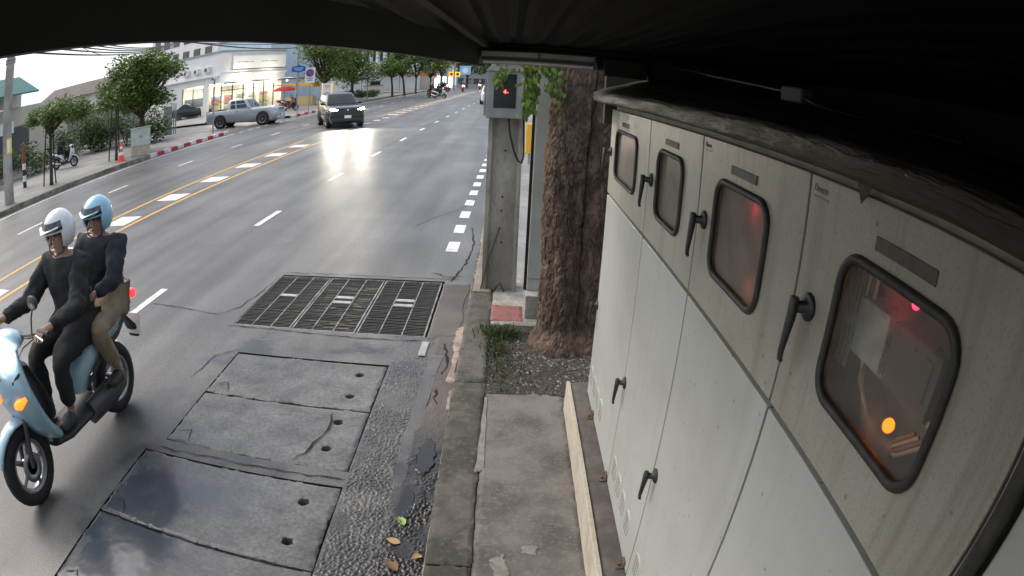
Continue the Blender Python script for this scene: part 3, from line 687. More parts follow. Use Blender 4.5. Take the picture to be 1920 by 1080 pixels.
def handle(yc, zc, parent, s=1., x=XF):
    """swing handle: round boss with a collar and a tapering lever that hangs down"""
    h = MB(); h.lathe((x, yc, zc), [(.001, .0), (.030*s, -.0005), (.030*s, -.006), (.024*s, -.010), (.013*s, -.012), (.013*s, -.034*s), (.001, -.034*s)], 24, 'x')
    o = h.build('door_handle', 'handle_black', parent)
    l = MB(); X0 = x-.040*s
    l.tube([(X0, yc+.002, zc+.020*s), (X0, yc+.002, zc+.016*s), (X0-.001, yc+.001, zc-.02*s), (X0-.004, yc+.002, zc-.06*s), (X0-.007, yc+.002, zc-.10*s), (X0-.006, yc+.001, zc-.116*s), (X0-.001, yc, zc-.122*s)],
           [(.010*s, .009*s), (.0145*s, .011*s), (.014*s, .011*s), (.011*s, .009*s), (.0085*s, .007*s), (.008*s, .0065*s), (.004*s, .004*s)], 10, side=(0, 1, 0))
    l.build('lever', 'handle_black', o)
    return o
for i, ((y0, y1), (w0, w1)) in enumerate(zip(BAYS, WIN)):
    hole = rrect(w0, w1, 1.905, 2.185, .058)
    d = door_sheet(y0+.004, y1-.004, ZG+.008, ZT, hole).build('upper_door', 'cabinet_upper_shaded', cab, .003)
    n = len(hole); pts = [Vector((XF-.004, a, c)) for a, c in hole]
    gk = MB(); rings = []
    cc = Vector((XF, (w0+w1)/2, 2.045))
    for k in range(n):
        t = (pts[(k+1) % n]-pts[k-1]).normalized(); nrm = Vector((1, 0, 0)); o_ = t.cross(nrm)
        rings.append([pts[k]+o_*(.0105*math.cos(q*PI/4))+nrm*(.009*math.sin(q*PI/4)) for q in range(8)])
    gk.loft(rings+[rings[0]], cap=False).build('window_gasket', 'rubber', d)
    p = MB(); p.add([(XF+.012, a, c) for a, c in hole], [tuple(range(n))]); po = p.build('window_pane', 'pane_clearer' if i == 3 else 'pane_dusty', d)
    if po.data.polygons[0].normal.x > 0: po.data.flip_normals()
    f = MB(); ym = (w0+w1)/2+(.0 if i else .05); f.bx(XF-.003, XF-.0003, ym-.095, ym+.095, 2.217, 2.242); f.build('name_plate', 'name_plate', d, .001)
    # opening handle beside the seam on the tree side of each door
    handle(y1-.078 if i else 3.60, 2.036, d)
    if i in (2, 3):
        text('maker_label', 'Denco', 'text_grey', .022, (XF-.001, y1-.022, 2.268), (R(90), 0, R(-90)), d)
        u = MB(); u.bx(XF-.0012, XF-.0003, y1-.09, y1-.022, 2.256, 2.259); u.build('underline', 'text_grey', d)
    lo = door_sheet(y0+.0055, y1-.0055, ZB+.004, ZG-.008).build('lower_door', 'cabinet_paint', cab, .003)
    handle(y1-.028 if i < 2 else y1-.045, 1.03, lo)
    # pressed vent hoods: four pill-shaped raised grids along the foot of each door
    for k in range(4):
        yc = y1-.11-.15*k; pill = rrect(yc-.055, yc+.055, .485, .625, .05, 6); v = MB()
        v.loft([[Vector((XF-.0002, a, c)) for a, c in pill], [Vector((XF-.004, yc+(a-yc)*.94, .555+(c-.555)*.95)) for a, c in pill]]); lv_ = v.build('vent', 'cabinet_paint', lo)
        v = MB()
        for q in range(5): v.bx(XF-.0046, XF-.0035, yc-.036, yc+.036, .505+.022*q, .512+.022*q)
        v.build('vent_slits', 'vent_dark', lv_)
# lamps and apparatus behind the windows
def bulb(x, y, z, r, m, col, e, parent, nm='lamp'):
    v = MB(); v.lathe((x, y, z), [(.001, -r), (r*.5, -r*.87), (r*.87, -r*.5), (r, 0), (r*.87, r*.5), (r*.5, r*.87), (.001, r)], 24); o = v.build(nm, m, parent)
    l = bpy.data.lights.new(nm+'_light', 'POINT'); l.energy = e; l.color = col; l.shadow_soft_size = r
    lo_ = bpy.data.objects.new(nm+'_light', l); C.objects.link(lo_); lo_.location = (x-r*1.8, y, z); lo_.parent = parent
    return o
apps = [(0, [('lamp_red', 3.06, 2.165, .012)]), (2, [('lamp_red', 1.385, 2.155, .010), ('lamp_amber', 1.356, 1.953, .012)]), (3, [('lamp_red', .70, 2.155, .009), ('lamp_amber', .675, 1.94, .014)])]
app = thing('switch_apparatus', 'instruments and signal lamps behind the dusty cabinet windows', 'instruments', (0, 0, 0))
for bi, ls in apps:
    for m, y, z, r in ls:
        red = m == 'lamp_red'
        bulb(XF+(.045 if bi < 3 else .055), y, z, r, m, (1, .05, .08) if red else (1, .42, .08), .006 if red else .0012, app, 'red_lamp' if red else 'amber_lamp')
for i, (y0, y1) in enumerate(BAYS):
    b = MB(); b.bx(XF+.20, XF+.205, y0+.03, y1-.03, 1.8, 2.24); b.build('back_panel', 'cabinet_inside', app)
b = MB(); b.bx(XF+.07, XF+.16, .785, .90, 1.985, 2.10); b.build('meter_box', 'screen_white', app, .004)
b = MB(); b.bx(XF+.07, XF+.17, .60, .765, 1.985, 2.10); b.bx(XF+.066, XF+.07, .62, .745, 2.01, 2.085); b.build('relay', 'device_grey', app, .004)
b = MB(); b.bx(XF+.12, XF+.19, .50, .86, 1.955, 1.978); b.build('terminal_strip', 'goods_white', app, .003)
for k in range(4):
    b = MB(); b.bx(XF+.115, XF+.12, .56+.07*k, .60+.07*k, 1.959, 1.974); b.build('terminal', 'rubber', app)
b = MB(); b.bx(XF+.10, XF+.19, .50, .86, 2.155, 2.2); b.build('rail', 'device_grey', app)
for k in range(5):
    b = MB(); b.bx(XF+.09, XF+.094, .93+.022*k, .942+.022*k, 1.93, 2.18); b.build('reflection_strip', 'goods_white', app)  # pale strips that imitate the reflection off the side wall
for k, y in enumerate((.885, .90, .915, .93)):
    b = MB(); b.tube([(XF+.1, y, 2.2), (XF+.09, y-.005, 2.05), (XF+.1, y-.02-.02*k, 1.93), (XF+.11, y-.1, 1.86), (XF+.1, y-.22, 1.875), (XF+.12, y-.28, 1.93)], .005, 8); b.build('wire', 'wire_tan' if k % 2 else 'goods_white', app)
# neighbour cabinet past the dark rubber edge
cab2 = thing('steel_cabinet', 'pale grey steel cabinet panel past the thick dark edge strip at lower right', 'cabinet', (0, 0, 0))
b = MB(); b.bx(XF-.004, 1.25, -1.2, .262, ZB, 2.31); b.build('body', 'cabinet_paint', cab2, .012, 3)
b = MB(); b.tube([(XF-.004, .288, ZB), (XF-.006, .288, 1.2), (XF-.004, .288, 2.3)], [(.018, .014)]*3, 10, side=(0, 1, 0)); b.build('edge_strip', 'rubber', cab2)
b = MB(); b.tube([(XF+.004, .309, ZB), (XF+.004, .309, 2.3)], [(.004, .005)]*2, 8, side=(0, 1, 0)); b.build('edge_bead', 'steel_frame', cab2)
# crumpled cover on top
nY, prof = 150, [(.515, -.055), (.50, -.05), (.497, -.01), (.505, .004), (.56, .03), (.64, .062), (.75, .10), (.86, .128), (1.0, .11), (1.2, .07), (1.36, .0), (1.36, -.05)]
prof2 = []
for (a, b_), (c, d) in zip(prof[:-1], prof[1:]):
    for t in (0, .25, .5, .75): prof2.append((a+(c-a)*t, b_+(d-b_)*t))
prof2.append(prof[-1]); rings = []
for j in range(nY):
    t = j/(nY-1); Yp = -1.2+t*4.88; ring = []
    k = min(max((Yp-.4)/3.3, 0), 1); rise = .35+.65*k
    for i, (x, z) in enumerate(prof2):
        n1 = float(fbm(x*9, Yp*1.6, 3, 4))-.5; n2 = float(fbm(x*34, Yp*2.4, 9, 3))-.5
        amp = 1 if 3 < i < len(prof2)-5 else .35
        ring.append(Vector((x+.012*n2, Yp+.02*n1*(1 if 0 < j < nY-1 else .3), 2.385+.01*k+(z if z < 0 else z*rise)+amp*(.018*n1+.014*n2))))
    rings.append(ring)
b = MB(); b.loft(rings, closed=False); cov = b.build('cabinet_cover', ['plastic_sheet'])
cov.modifiers.new('th', 'SOLIDIFY').thickness = .008
tag(cov, 'crumpled dark plastic sheeting covering the top of the steel cabinets', 'cover')
b = MB(); b.bx(.535, .60, -1.2, 3.70, 2.335, 2.352); b.build('edge_board', 'cover_board', cov)
b = MB(); b.add([(.607, .80, 2.338), (.606, .875, 2.338), (.604, .842, 2.283), (.606, .826, 2.30)], [(0, 1, 2, 3)]); b.build('torn_flap', 'plastic_sheet', cov)
# concrete plinth
pl = thing('cabinet_plinth', 'low concrete plinth with a cream painted edge under the steel cabinets', 'plinth', (0, 0, 0))
relief('plinth_body', .508, 1.3, -1.2, 3.80, .368, .22, 30, 200, 'plinth_top', pl, .004, .006, 7)
b = MB(); rings = []
for j in range(60):
    Yp = -1.2+4.99*j/59; n1 = .006*(float(fbm(Yp*3, 2, 1))-.5)
    rings.append([Vector((.482+n1*.3, Yp, .13)), Vector((.484+n1*.3, Yp, .25)), Vector((.486+n1*.3, Yp, .371)), Vector((.489, Yp, .375)), Vector((.510, Yp, .375)), Vector((.510, Yp, .13))])
b.loft(rings, smooth=False).build('painted_edge', 'cream_paint', pl)
for yy in (2.62, 1.90, 3.3, 1.3):
    b = MB(); b.bx(.575, .618, yy-.022, yy+.022, .372, .377); b.bx(.612, .618, yy-.022, yy+.022, .377, .42); o = b.build('bracket', 'bracket', pl, .002)
    b = MB(); b.cyl((.595, yy+.005, .383), .008, .012, 6); b.build('bolt', 'bracket', o)

# ================================================================== CANOPY OVER THE CABINETS
can = thing('canopy_roof', 'dark corrugated canopy roof with deep fascia above the cabinets', 'canopy', (0, 0, 0))
ZS = 2.645
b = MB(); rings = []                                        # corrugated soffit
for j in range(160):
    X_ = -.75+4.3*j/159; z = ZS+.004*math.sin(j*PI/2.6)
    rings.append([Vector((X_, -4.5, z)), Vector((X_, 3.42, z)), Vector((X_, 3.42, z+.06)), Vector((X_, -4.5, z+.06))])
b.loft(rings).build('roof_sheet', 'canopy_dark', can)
def slab_line(p, q, z0, z1, th, nm, m):
    d = Vector((q[0]-p[0], q[1]-p[1], 0)); n = Vector((-d.y, d.x, 0)).normalized()*th; b = MB()
    P = [Vector((p[0], p[1], z0)), Vector((q[0], q[1], z0)), Vector((q[0], q[1], z1)), Vector((p[0], p[1], z1))]
    return b.loft([P, [v+n for v in P]], smooth=False).build(nm, m, can, .004)
dx_ = (-.64+.18)/(.48-3.3)
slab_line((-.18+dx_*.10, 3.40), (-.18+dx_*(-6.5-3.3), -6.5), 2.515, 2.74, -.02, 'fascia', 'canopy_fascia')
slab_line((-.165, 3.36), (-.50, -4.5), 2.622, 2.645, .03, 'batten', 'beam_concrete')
b = MB(); b.bx(-.178, 3.4, 3.34, 3.50, 2.535, 2.72); b.build('cross_beam', 'beam_concrete', can, .006)
b = MB(); b.bx(.50, .74, 3.26, 3.338, 2.50, 2.60); b.build('beam_block', 'beam_concrete', can, .004)
b = MB(); b.bx(.58, 1.62, 3.70, 3.76, 2.2, 2.70); b.bx(1.26, 1.62, 3.70, 3.76, .1, 2.2); b.build('light_block_panel', 'wall_dark', can)  # added to block sky light leaking in above the cover
b = MB(); b.bx(.76, 1.62, 3.30, 3.338, 2.44, 2.62); b.build('light_block_board', 'beam_concrete', can, .004)  # added below the beam to close the same light leak
wall = MB(); wall.bx(1.62, 1.80, -4.5, 3.5, .1, 2.63); tag(wall.build('wall_behind_cabinets', 'wall_dark'), kind='structure')
wall2 = MB(); wall2.bx(.05, 1.62, -1.75, -1.6, .1, 2.62); tag(wall2.build('added_shade_wall', 'wall_dark'), kind='structure')  # unseen wall, added to darken the near end of the cabinets
for yy in (-4.2, 3.42):
    b = MB(); b.cyl((1.5, yy, 1.4), .05, 2.5, 14); b.build('post', 'metal_grey', can)
lamp = thing('fluorescent_lamp', 'unlit grey twin fluorescent batten fixed to the canopy beam', 'lamp', (.135, 3.29, 2.565))
b = MB(); b.bx(-.325, .325, .0, .045, -.035, .045); b.build('housing', 'pipe_grey', lamp, .004)
for z, x0, x1 in ((.022, -.31, -.005), (.022, .015, .31)):
    b = MB(); b.bx(x0, x1, -.012, -.001, z-.014, z+.014); b.build('reflector', 'lamp_metal', lamp, .002)
b = MB(); b.cyl((0, -.016, -.022), .011, .60, 14, 'x'); b.build('tube', 'tube_glass', lamp)
for sx in (-1, 1):
    b = MB(); b.bx(sx*.312-.012, sx*.312+.012, -.03, -.001, -.038, .0); b.build('end_cap', 'box_grey', lamp, .002)
jb = thing('junction_box', 'small grey junction box with cable on the cover ridge', 'junction box', (.86, 1.63, 2.462))
b = MB(); b.box((0, 0, .022), (.05, .11, .05), rz=.2); b.build('case', 'pipe_grey', jb, .006)
b = MB(); b.tube([(0, -.05, .02), (.0, -.15, .0), (-.03, -.3, -.01), (-.02, -.5, -.02), (.02, -.8, -.015)], .007, 8); b.build('cable', 'cable', jb)
b = MB(); b.tube([(0, .05, .03), (.0, .4, .05), (-.02, .8, .075), (.0, 1.2, .11), (0, 1.6, .13)], .006, 8); b.build('cable', 'cable', jb)

# ================================================================== NEAR TREE, POLE, POSTS
_wr = np.random.RandomState(11); _wj = _wr.rand(64, 64, 3)
def worley(u, v, per):
    """distance gap between the two nearest cell seeds (u wraps with period per): 0 in the cracks between plates"""
    iu, iv = np.floor(u).astype(int), np.floor(v).astype(int); f1 = np.full(u.shape, 9.); f2 = np.full(u.shape, 9.); hid = np.zeros(u.shape)
    for a in (-1, 0, 1):
        for b_ in (-1, 0, 1):
            cu, cv = iu+a, iv+b_; j = _wj[(cu % per) % 64, cv % 64]; d = np.hypot(cu+j[..., 0]-u, cv+j[..., 1]-v)
            n = d < f1; f2 = np.where(n, f1, np.minimum(f2, d)); hid = np.where(n, j[..., 2], hid); f1 = np.where(n, d, f1)
    return f2-f1, hid
def bark_trunk(path, rad, seed, n=210, rows=330, amp=.021):
    path = [Vector(p) for p in path]; rings = []
    zs = np.concatenate([np.linspace(path[0].z, 2.75, rows), np.linspace(2.75, path[-1].z, 40)[1:]]); zk = [p.z for p in path]
    a = np.arange(n)*2*PI/n; ca, sa = np.cos(a), np.sin(a); per = 22
    for z in zs:
        k = min(max(i for i in range(len(zk)) if zk[i] <= z+1e-9), len(path)-2); u = (z-zk[k])/(zk[k+1]-zk[k]); u2 = u*u*(3-2*u)
        c = path[k].lerp(path[k+1], u); r = rad[k]+(rad[k+1]-rad[k])*u2
        wz = z*7.5+3.2*fbm(ca*2.5+seed, sa*2.5, z*3, 4)+seed; wu = a/(2*PI)*per+2.6*(fbm(ca*3, sa*3+seed, z*7, 4)-.5)
        gap, hid = worley(wu % per, wz, per); g2, h2 = worley((wu*2.0) % (2*per), wz*1.7+9, 2*per)
        plate = np.clip(gap*2.6, 0, 1)*.6+np.clip(g2*2.6, 0, 1)*.32+.3*hid+.2*h2
        big = fbm(ca*1.3+seed, sa*1.3, z*1.2+seed, 3)-.5
        rr = r*(1+.42*big)+amp*(plate-.7)+.012*(fbm(ca*26, sa*26, z*36, 3)-.5)
        rings.append([c+Vector((rr[i]*ca[i], rr[i]*sa[i], 0)) for i in range(n)])
    return rings
tree = thing('roadside_tree', 'thick rough-barked double trunk tree beside the cabinets', 'tree', (0, 0, 0))
b = MB(); b.loft(bark_trunk([(.55, 4.96, .08), (.53, 4.98, .35), (.50, 5.0, 1.0), (.475, 5.0, 1.8), (.53, 5.02, 2.5), (.56, 5.1, 3.4), (.5, 5.3, 4.6)], [.31, .20, .175, .175, .17, .16, .14], 2.))
b.loft(bark_trunk([(.82, 4.98, .08), (.80, 5.02, .4), (.79, 5.05, 1.2), (.80, 5.06, 2.0), (.86, 5.1, 2.8), (1.0, 5.2, 3.8), (1.3, 5.3, 4.6)], [.32, .205, .19, .19, .17, .14, .1], 7.))
b.build('trunk', 'bark', tree)
def leaf_cloud(mb, clumps, n, size, flat=.5, droop=0., shape=1.):
    tot = sum(c[3]**2 for c in clumps)
    for cx, cyy, cz, r, *rest in clumps:
        rz_ = rest[0] if rest else r*.7
        for i in range(max(3, int(n*r*r/tot))):
            a = random.random()*2*PI; z = random.uniform(-1, 1); q = random.random()**.45; h = math.sqrt(1-z*z)
            p = Vector((cx+r*q*h*math.cos(a), cyy+r*q*h*math.sin(a), cz+rz_*q*z))
            nrm = Vector((random.gauss(0, flat), random.gauss(0, flat), 1)).normalized(); t = nrm.orthogonal().normalized(); t.rotate(Matrix.Rotation(random.random()*6.28, 3, nrm)); bt = nrm.cross(t)
            s = size*random.uniform(.6, 1.3); tip = p+t*s-Vector((0, 0, droop*s))
            mb.add([p-t*s*.6, p-bt*s*.36*shape+t*s*.1, tip, p+bt*s*.36*shape+t*s*.1], [(0, 1, 2, 3)])
b = MB(); leaf_cloud(b, [(.35, 5.6, 4.9, 1.0), (1.2, 5.4, 4.8, .9), (.9, 6.3, 5.1, 1.1), (.0, 6.2, 4.7, .8), (1.6, 6.0, 5.3, .9)], 2600, .11)
b.build('crown', 'leaf_near', tree)
vine = thing('hanging_foliage', 'bright green leafy twigs hanging below the canopy in front of the trunk', 'foliage', (0, 0, 0))
b = MB(); stems = []
for (x, y, z0, z1, dx) in ((.0, 4.85, 2.75, 2.42, -.02), (.06, 4.8, 2.75, 2.33, .02), (.15, 4.8, 2.75, 2.20, .0), (.22, 4.75, 2.75, 2.14, -.02), (.28, 4.8, 2.75, 2.28, .02), (.33, 4.75, 2.75, 2.36, .0)):
    pts = [(x+dx*k+random.uniform(-.01, .01), y+random.uniform(-.02, .02), z0+(z1-z0)*k/5) for k in range(6)]; b = MB(); b.tube(pts, .004, 6); b.build('stem', 'bark_far', vine); stems.append(pts)
b = MB()
for pts in stems:
    for k in range(62):
        t = random.random()*5; i = min(int(t), 4); p = Vector(pts[i]).lerp(Vector(pts[i+1]), t-i)+Vector((random.gauss(0, .035), random.gauss(0, .05), random.gauss(0, .02)))
        s = random.uniform(.022, .042); nrm = Vector((random.gauss(0, .6), -1+random.gauss(0, .5), random.gauss(.3, .5))).normalized(); dn = Vector((random.gauss(0, .45), 0, -1)); dn = (dn-nrm*dn.dot(nrm)).normalized(); sd_ = nrm.cross(dn)
        q = [p-dn*s*.9, p-dn*s*.35+sd_*s*.55, p+dn*s*.4+sd_*s*.5, p+dn*s*1.1, p+dn*s*.4-sd_*s*.5, p-dn*s*.35-sd_*s*.55]
        b.add(q+[p+nrm*s*.12], [(0, 1, 6), (1, 2, 6), (2, 3, 6), (3, 4, 6), (4, 5, 6), (5, 0, 6)])
b.build('leaves', 'leaf_near', vine)

def i_pole(root, x0, x1, y0, h, m='pole_concrete', fl=.065, dep=.20, web=.055):
    b = MB(); poly = [(x0, y0), (x0+fl*.8, y0), (x0+fl, y0+web), (x1-fl*.7, y0+web), (x1-fl*.5, y0), (x1, y0), (x1, y0+dep), (x1-fl*.5, y0+dep), (x1-fl*.7, y0+dep-web), (x0+fl, y0+dep-web), (x0+fl*.8, y0+dep), (x0, y0+dep)]
    cx, cyy = (x0+x1)/2, y0+dep/2; rings = []
    for k in range(9):
        t = k/8; s = 1-.22*t; rings.append([Vector((cx+(a-cx)*s, cyy+(c-cyy)*s, t*h)) for a, c in poly])
    b.loft(rings, smooth=False); return b.build('shaft', m, root, .006)
pole = thing('utility_pole', 'pale concrete I-section utility pole at the kerb with grey meter box', 'pole', (0, 0, .15))
sh = i_pole(pole, -.235, .145, 6.22, 8)
for z in (.55, 1.05, 1.55, .9):
    b = MB(); b.cyl((-.045+random.uniform(-.01, .01), 6.274, z), .011, .006, 10, 'y'); b.build('bolt_hole', 'dark_gap', pole)
b = MB(); b.tube([(-.245, 6.2, .02), (-.17, 6.21, .35), (-.06, 6.265, .72)], .006, 6); b.build('wire', 'steel_bar', pole)
b = MB(); b.tube([(-.09, 6.2, .02), (-.07, 6.18, .08), (-.03, 6.18, .12), (0, 6.18, .06), (.01, 6.2, .015)], .009, 6); b.build('broken_stub', 'steel_bar', pole)
mbx = thing('meter_box', 'grey metal box with dark window and red digits on the pole', 'box', (-.07, 6.205, 2.06))
b = MB(); b.bx(-.185, .185, -.16, 0, 0, .5); b.build('case', 'box_grey', mbx, .008)
b = MB(); b.prism([(-.20, .5), (.20, .5), (.16, .55), (-.16, .55)], -.18, .01); b.build('hood', 'box_grey', mbx, .004)
b = MB(); b.bx(-.11, .115, -.166, -.161, .11, .47); b.build('window', 'box_window', mbx, .002)
text('digits', '4-', 'led_red', .062, (-.015, -.1675, .26), (R(90), 0, 0), mbx)
b = MB(); b.bx(-.205, -.19, -.15, -.01, .02, .48); b.build('side_flange', 'box_grey', mbx)
cb = MB(); cb.tube([(-.02, 6.12, 2.08), (.0, 6.11, 1.9), (.05, 6.12, 1.72), (.10, 6.13, 1.61), (.135, 6.14, 1.59), (.15, 6.15, 1.66), (.145, 6.16, 1.85), (.135, 6.17, 2.1), (.135, 6.18, 2.5)], .011, 8)
tag(cb.build('cable_loop', 'cable'), 'black cable hanging in a loop under the meter box', 'cable')
gp = thing('grey_post', 'tall light grey enclosure on a stained concrete base behind the trunk', 'enclosure', (0, 0, 0))
b = MB(); b.bx(.222, .62, 5.46, 6.0, .155, .40); b.build('base', 'pale_concrete', gp, .01)
b = MB(); b.bx(.236, .60, 5.62, 5.98, .40, 4.2); b.build('body', 'post_grey', gp, .008)
b = MB(); b.bx(.205, .233, 5.63, 5.66, .40, 4.2); b.build('dark_seam', 'dark_gap', gp)
b = MB(); b.bx(.238, .60, 5.616, 5.6195, .52, .526); b.build('joint', 'text_grey', gp)
rp = relief('red_plate', -.105, .205, 5.37, 5.78, .176, .02, 40, 50, 'red_plate', None, .003, .006, 9); tag(rp, 'faded red square cover plate set in the concrete pad', 'cover plate')
op = thing('orange_bollard', 'orange box on a grey stand far behind the concrete pole', 'bollard', (.56, 16.6, gz(16.6)+.12))
b = MB(); b.bx(-.12, .12, -.1, .1, .30, 1.15); b.build('box', 'awning_yellow', op, .02); b = MB(); b.bx(-.03, .03, -.03, .03, 0, .35); b.build('stand', 'metal_grey', op)

# ================================================================== MOTOR SCOOTER WITH TWO RIDERS
def wheel(parent, c, r, wd, axis='x', rimm='rim', spokes=5):
    t = MB(); prof = [(r*.66, -wd*.42), (r*.86, -wd*.5), (r*.97, -wd*.36), (r, -wd*.12), (r, wd*.12), (r*.97, wd*.36), (r*.86, wd*.5), (r*.66, wd*.42), (r*.66, -wd*.42)]
    rings = []
    for a, h in prof: rings.append([Vector((h, a*math.cos(q*2*PI/28), a*math.sin(q*2*PI/28))) for q in range(28)])
    t.loft(rings, cap=False); ty = t.build('wheel', 'tyre', parent); ty.location = c
    m = MB(); m.loft([[Vector((hh_, a_*math.cos(q*2*PI/24), a_*math.sin(q*2*PI/24))) for q in range(24)] for a_, hh_ in ((r*.67, -wd*.40), (r*.60, -wd*.40), (r*.56, -wd*.25), (r*.56, wd*.25), (r*.60, wd*.40), (r*.67, wd*.40))], cap=False)
    for k in range(spokes):
        a = k*2*PI/spokes; d = Vector((0, math.cos(a), math.sin(a))); m.tube([d*r*.1, d*r*.6], [(wd*.3, r*.09), (wd*.2, r*.06)], 6, side=(1, 0, 0))
    m.cyl((0, 0, 0), r*.15, wd*.9, 12, 'x'); m.build('rim', rimm, ty)
    return ty
def make_scooter(label, loc, rz=0, body='paint_skyblue', lit=True, group=None, scale=1.):
    t = thing('motor_scooter', label, 'scooter', loc, rz, group); t.scale = (scale,)*3
    wheel(t, (0, -.66, .275), .275, .09); wheel(t, (0, .62, .275), .275, .10)
    b = MB()
    for s in (-1, 1): b.tube([(s*.06, -.66, .275), (s*.06, -.58, .55), (s*.05, -.50, .78)], [.022, .024, .022], 8)
    b.build('fork', 'engine_metal', t)
    b = MB()                                                      # front mudguard
    a = [R(q) for q in range(25, 176, 15)]
    b.tube([(0, -.66-.30*math.cos(q), .275+.30*math.sin(q)) for q in a], [(.075*math.sin(.35+.8*i/len(a)*2.4), .022) for i in range(len(a))], 10, side=(1, 0, 0)); b.build('mudguard', body, t)
    # leg shield: a curved shell from the nose down to the floorboard
    b = MB(); b.tube([(0, -.47, 1.00), (0, -.53, .92), (0, -.56, .80), (0, -.53, .66), (0, -.46, .52), (0, -.38, .40), (0, -.30, .33)], [(.10, .05), (.17, .085), (.235, .10), (.25, .10), (.22, .09), (.18, .07), (.15, .05)], 20, side=(1, 0, 0)); b.build('leg_shield', body, t, sub=1)
    b = MB(); b.tube([(0, -.36, .30), (0, -.2, .275), (0, .1, .275), (0, .25, .30)], [(.14, .045), (.17, .05), (.17, .05), (.15, .06)], 12, side=(1, 0, 0)); b.build('floorboard', 'black_plastic', t)
    # handlebar cowl with the headlight
    b = MB(); b.tube([(0, -.53, 1.0), (0, -.50, 1.04), (0, -.43, 1.05), (0, -.36, 1.03)], [(.08, .05), (.15, .08), (.17, .07), (.10, .04)], 16, side=(1, 0, 0)); b.build('handlebar_cowl', body, t, sub=1)
    b = MB(); b.lathe((0, 0, 0), [(.001, -.058), (.045, -.052), (.08, -.032), (.09, 0), (.085, .02), (.001, .02)], 24, 'y'); o = b.build('headlight', 'headlamp' if lit else 'visor', t); o.location = (0, -.575, 1.0); o.scale = (1.7, 1.1, 1.0)
    b = MB(); b.tube([(-.36, -.33, 1.07), (-.2, -.40, 1.06), (0, -.42, 1.05), (.2, -.40, 1.06), (.36, -.33, 1.07)], .016, 8); b.build('handlebar', 'black_plastic', t)
    for s in (-1, 1):
        b = MB(); b.cyl((s*.33, -.345, 1.07), .022, .12, 10, 'x'); b.build('grip', 'seat_black', t)
        b = MB(); b.tube([(s*.24, -.39, 1.07), (s*.29, -.40, 1.18), (s*.32, -.39, 1.24)], .007, 6); o = b.build('mirror', 'black_plastic', t)
        b = MB(); b.lathe((0, 0, 0), [(.001, -.014), (.05, -.012), (.058, 0), (.05, .012), (.001, .012)], 14, 'y'); g = b.build('mirror_head', 'black_plastic', o); g.location = (s*.33, -.39, 1.27); g.scale = (1, 1, .75)
        b = MB(); b.tube([(s*.10, -.635, .70), (s*.155, -.63, .72), (s*.21, -.585, .75)], [(.02, .012), (.034, .02), (.014, .01)], 10, side=(0, 0, 1)); b.build('indicator', 'indicator' if lit else 'sign_orange', t)
    b = MB(); b.tube([(0, -.36, .40), (0, -.30, .55), (0, -.36, .72), (0, -.42, .88)], [(.12, .02), (.17, .02), (.18, .02), (.12, .02)], 14, side=(1, 0, 0)); b.build('inner_shield', 'black_plastic', t)
    for s in (-1, 1):
        b = MB(); b.tube([(s*.05, -.625, .78), (s*.13, -.61, .84), (s*.19, -.565, .90)], [(.012, .006), (.016, .007), (.008, .005)], 8, side=(0, 0, 1)); b.build('position_strip', 'black_plastic', t)
        b = MB(); b.tube([(s*.155, .12, .46), (s*.185, .35, .60), (s*.175, .62, .66), (s*.12, .92, .78)], [(.012, .008), (.03, .010), (.026, .010), (.010, .006)], 8, side=(0, 0, 1)); b.build('side_panel', 'black_plastic', t)
        b = MB(); b.tube([(s*.30, -.36, 1.07), (s*.20, -.47, 1.02), (s*.06, -.50, .90)], .005, 6); b.build('brake_cable', 'cable', t)
        b = MB(); b.tube([(s*.30, -.40, 1.075), (s*.40, -.42, 1.065)], .006, 6); b.build('brake_lever', 'chrome', t)
    b = MB(); b.box((0, -.665, .885), (.10, .006, .03), rx=.25); b.build('badge', 'chrome', t)
    b = MB(); b.lathe((.055, -.66, .275), [(.10, -.004), (.10, .004), (.05, .004), (.05, -.004), (.10, -.004)], 24, 'x'); b.build('brake_disc', 'rim', t)
    # rear body, seat, tail
    b = MB(); b.tube([(0, .10, .42), (0, .14, .55), (0, .30, .66), (0, .55, .70), (0, .80, .76), (0, .98, .82), (0, 1.04, .84)], [(.10, .10), (.15, .14), (.175, .15), (.17, .13), (.14, .10), (.09, .06), (.03, .02)], 18, side=(1, 0, 0)); b.build('rear_body', body, t, sub=1)
    b = MB(); b.tube([(0, .02, .74), (0, .10, .79), (0, .30, .80), (0, .46, .83), (0, .70, .87), (0, .84, .88), (0, .89, .86)], [(.06, .03), (.13, .06), (.155, .065), (.15, .06), (.14, .055), (.11, .05), (.05, .02)], 16, side=(1, 0, 0)); b.build('seat', 'seat_black', t, sub=1)
    b = MB(); b.tube([(-.10, .72, .87), (-.12, .95, .93), (0, 1.02, .94), (.12, .95, .93), (.10, .72, .87)], .014, 8); b.build('grab_rail', 'engine_metal', t)
    b = MB(); b.box((0, 1.04, .80), (.17, .05, .07)); b.build('tail_light', 'tail_red', t, .015)
    b = MB(); b.box((0, 1.03, .55), (.20, .012, .16), rx=-.3); b.build('number_plate', 'plate_white', t)
    b = MB(); b.tube([(0, .88, .68), (0, 1.0, .56), (0, 1.04, .44)], [(.08, .015), (.07, .012), (.06, .01)], 8, side=(1, 0, 0)); b.build('rear_mudguard', 'black_plastic', t)
    b = MB(); b.tube([(.12, .1, .27), (.12, .4, .28), (.10, .62, .275)], [(.09, .06), (.11, .06), (.07, .05)], 10); b.build('engine', 'engine_metal', t)
    b = MB(); b.tube([(-.13, .2, .26), (-.15, .5, .28), (-.16, .75, .34), (-.16, .95, .38)], [.03, .055, .065, .05], 12); b.build('exhaust', 'chrome', t)
    b = MB(); b.tube([(-.11, .62, .3), (-.13, .78, .62)], .028, 10); b.build('shock_absorber', 'engine_metal', t)
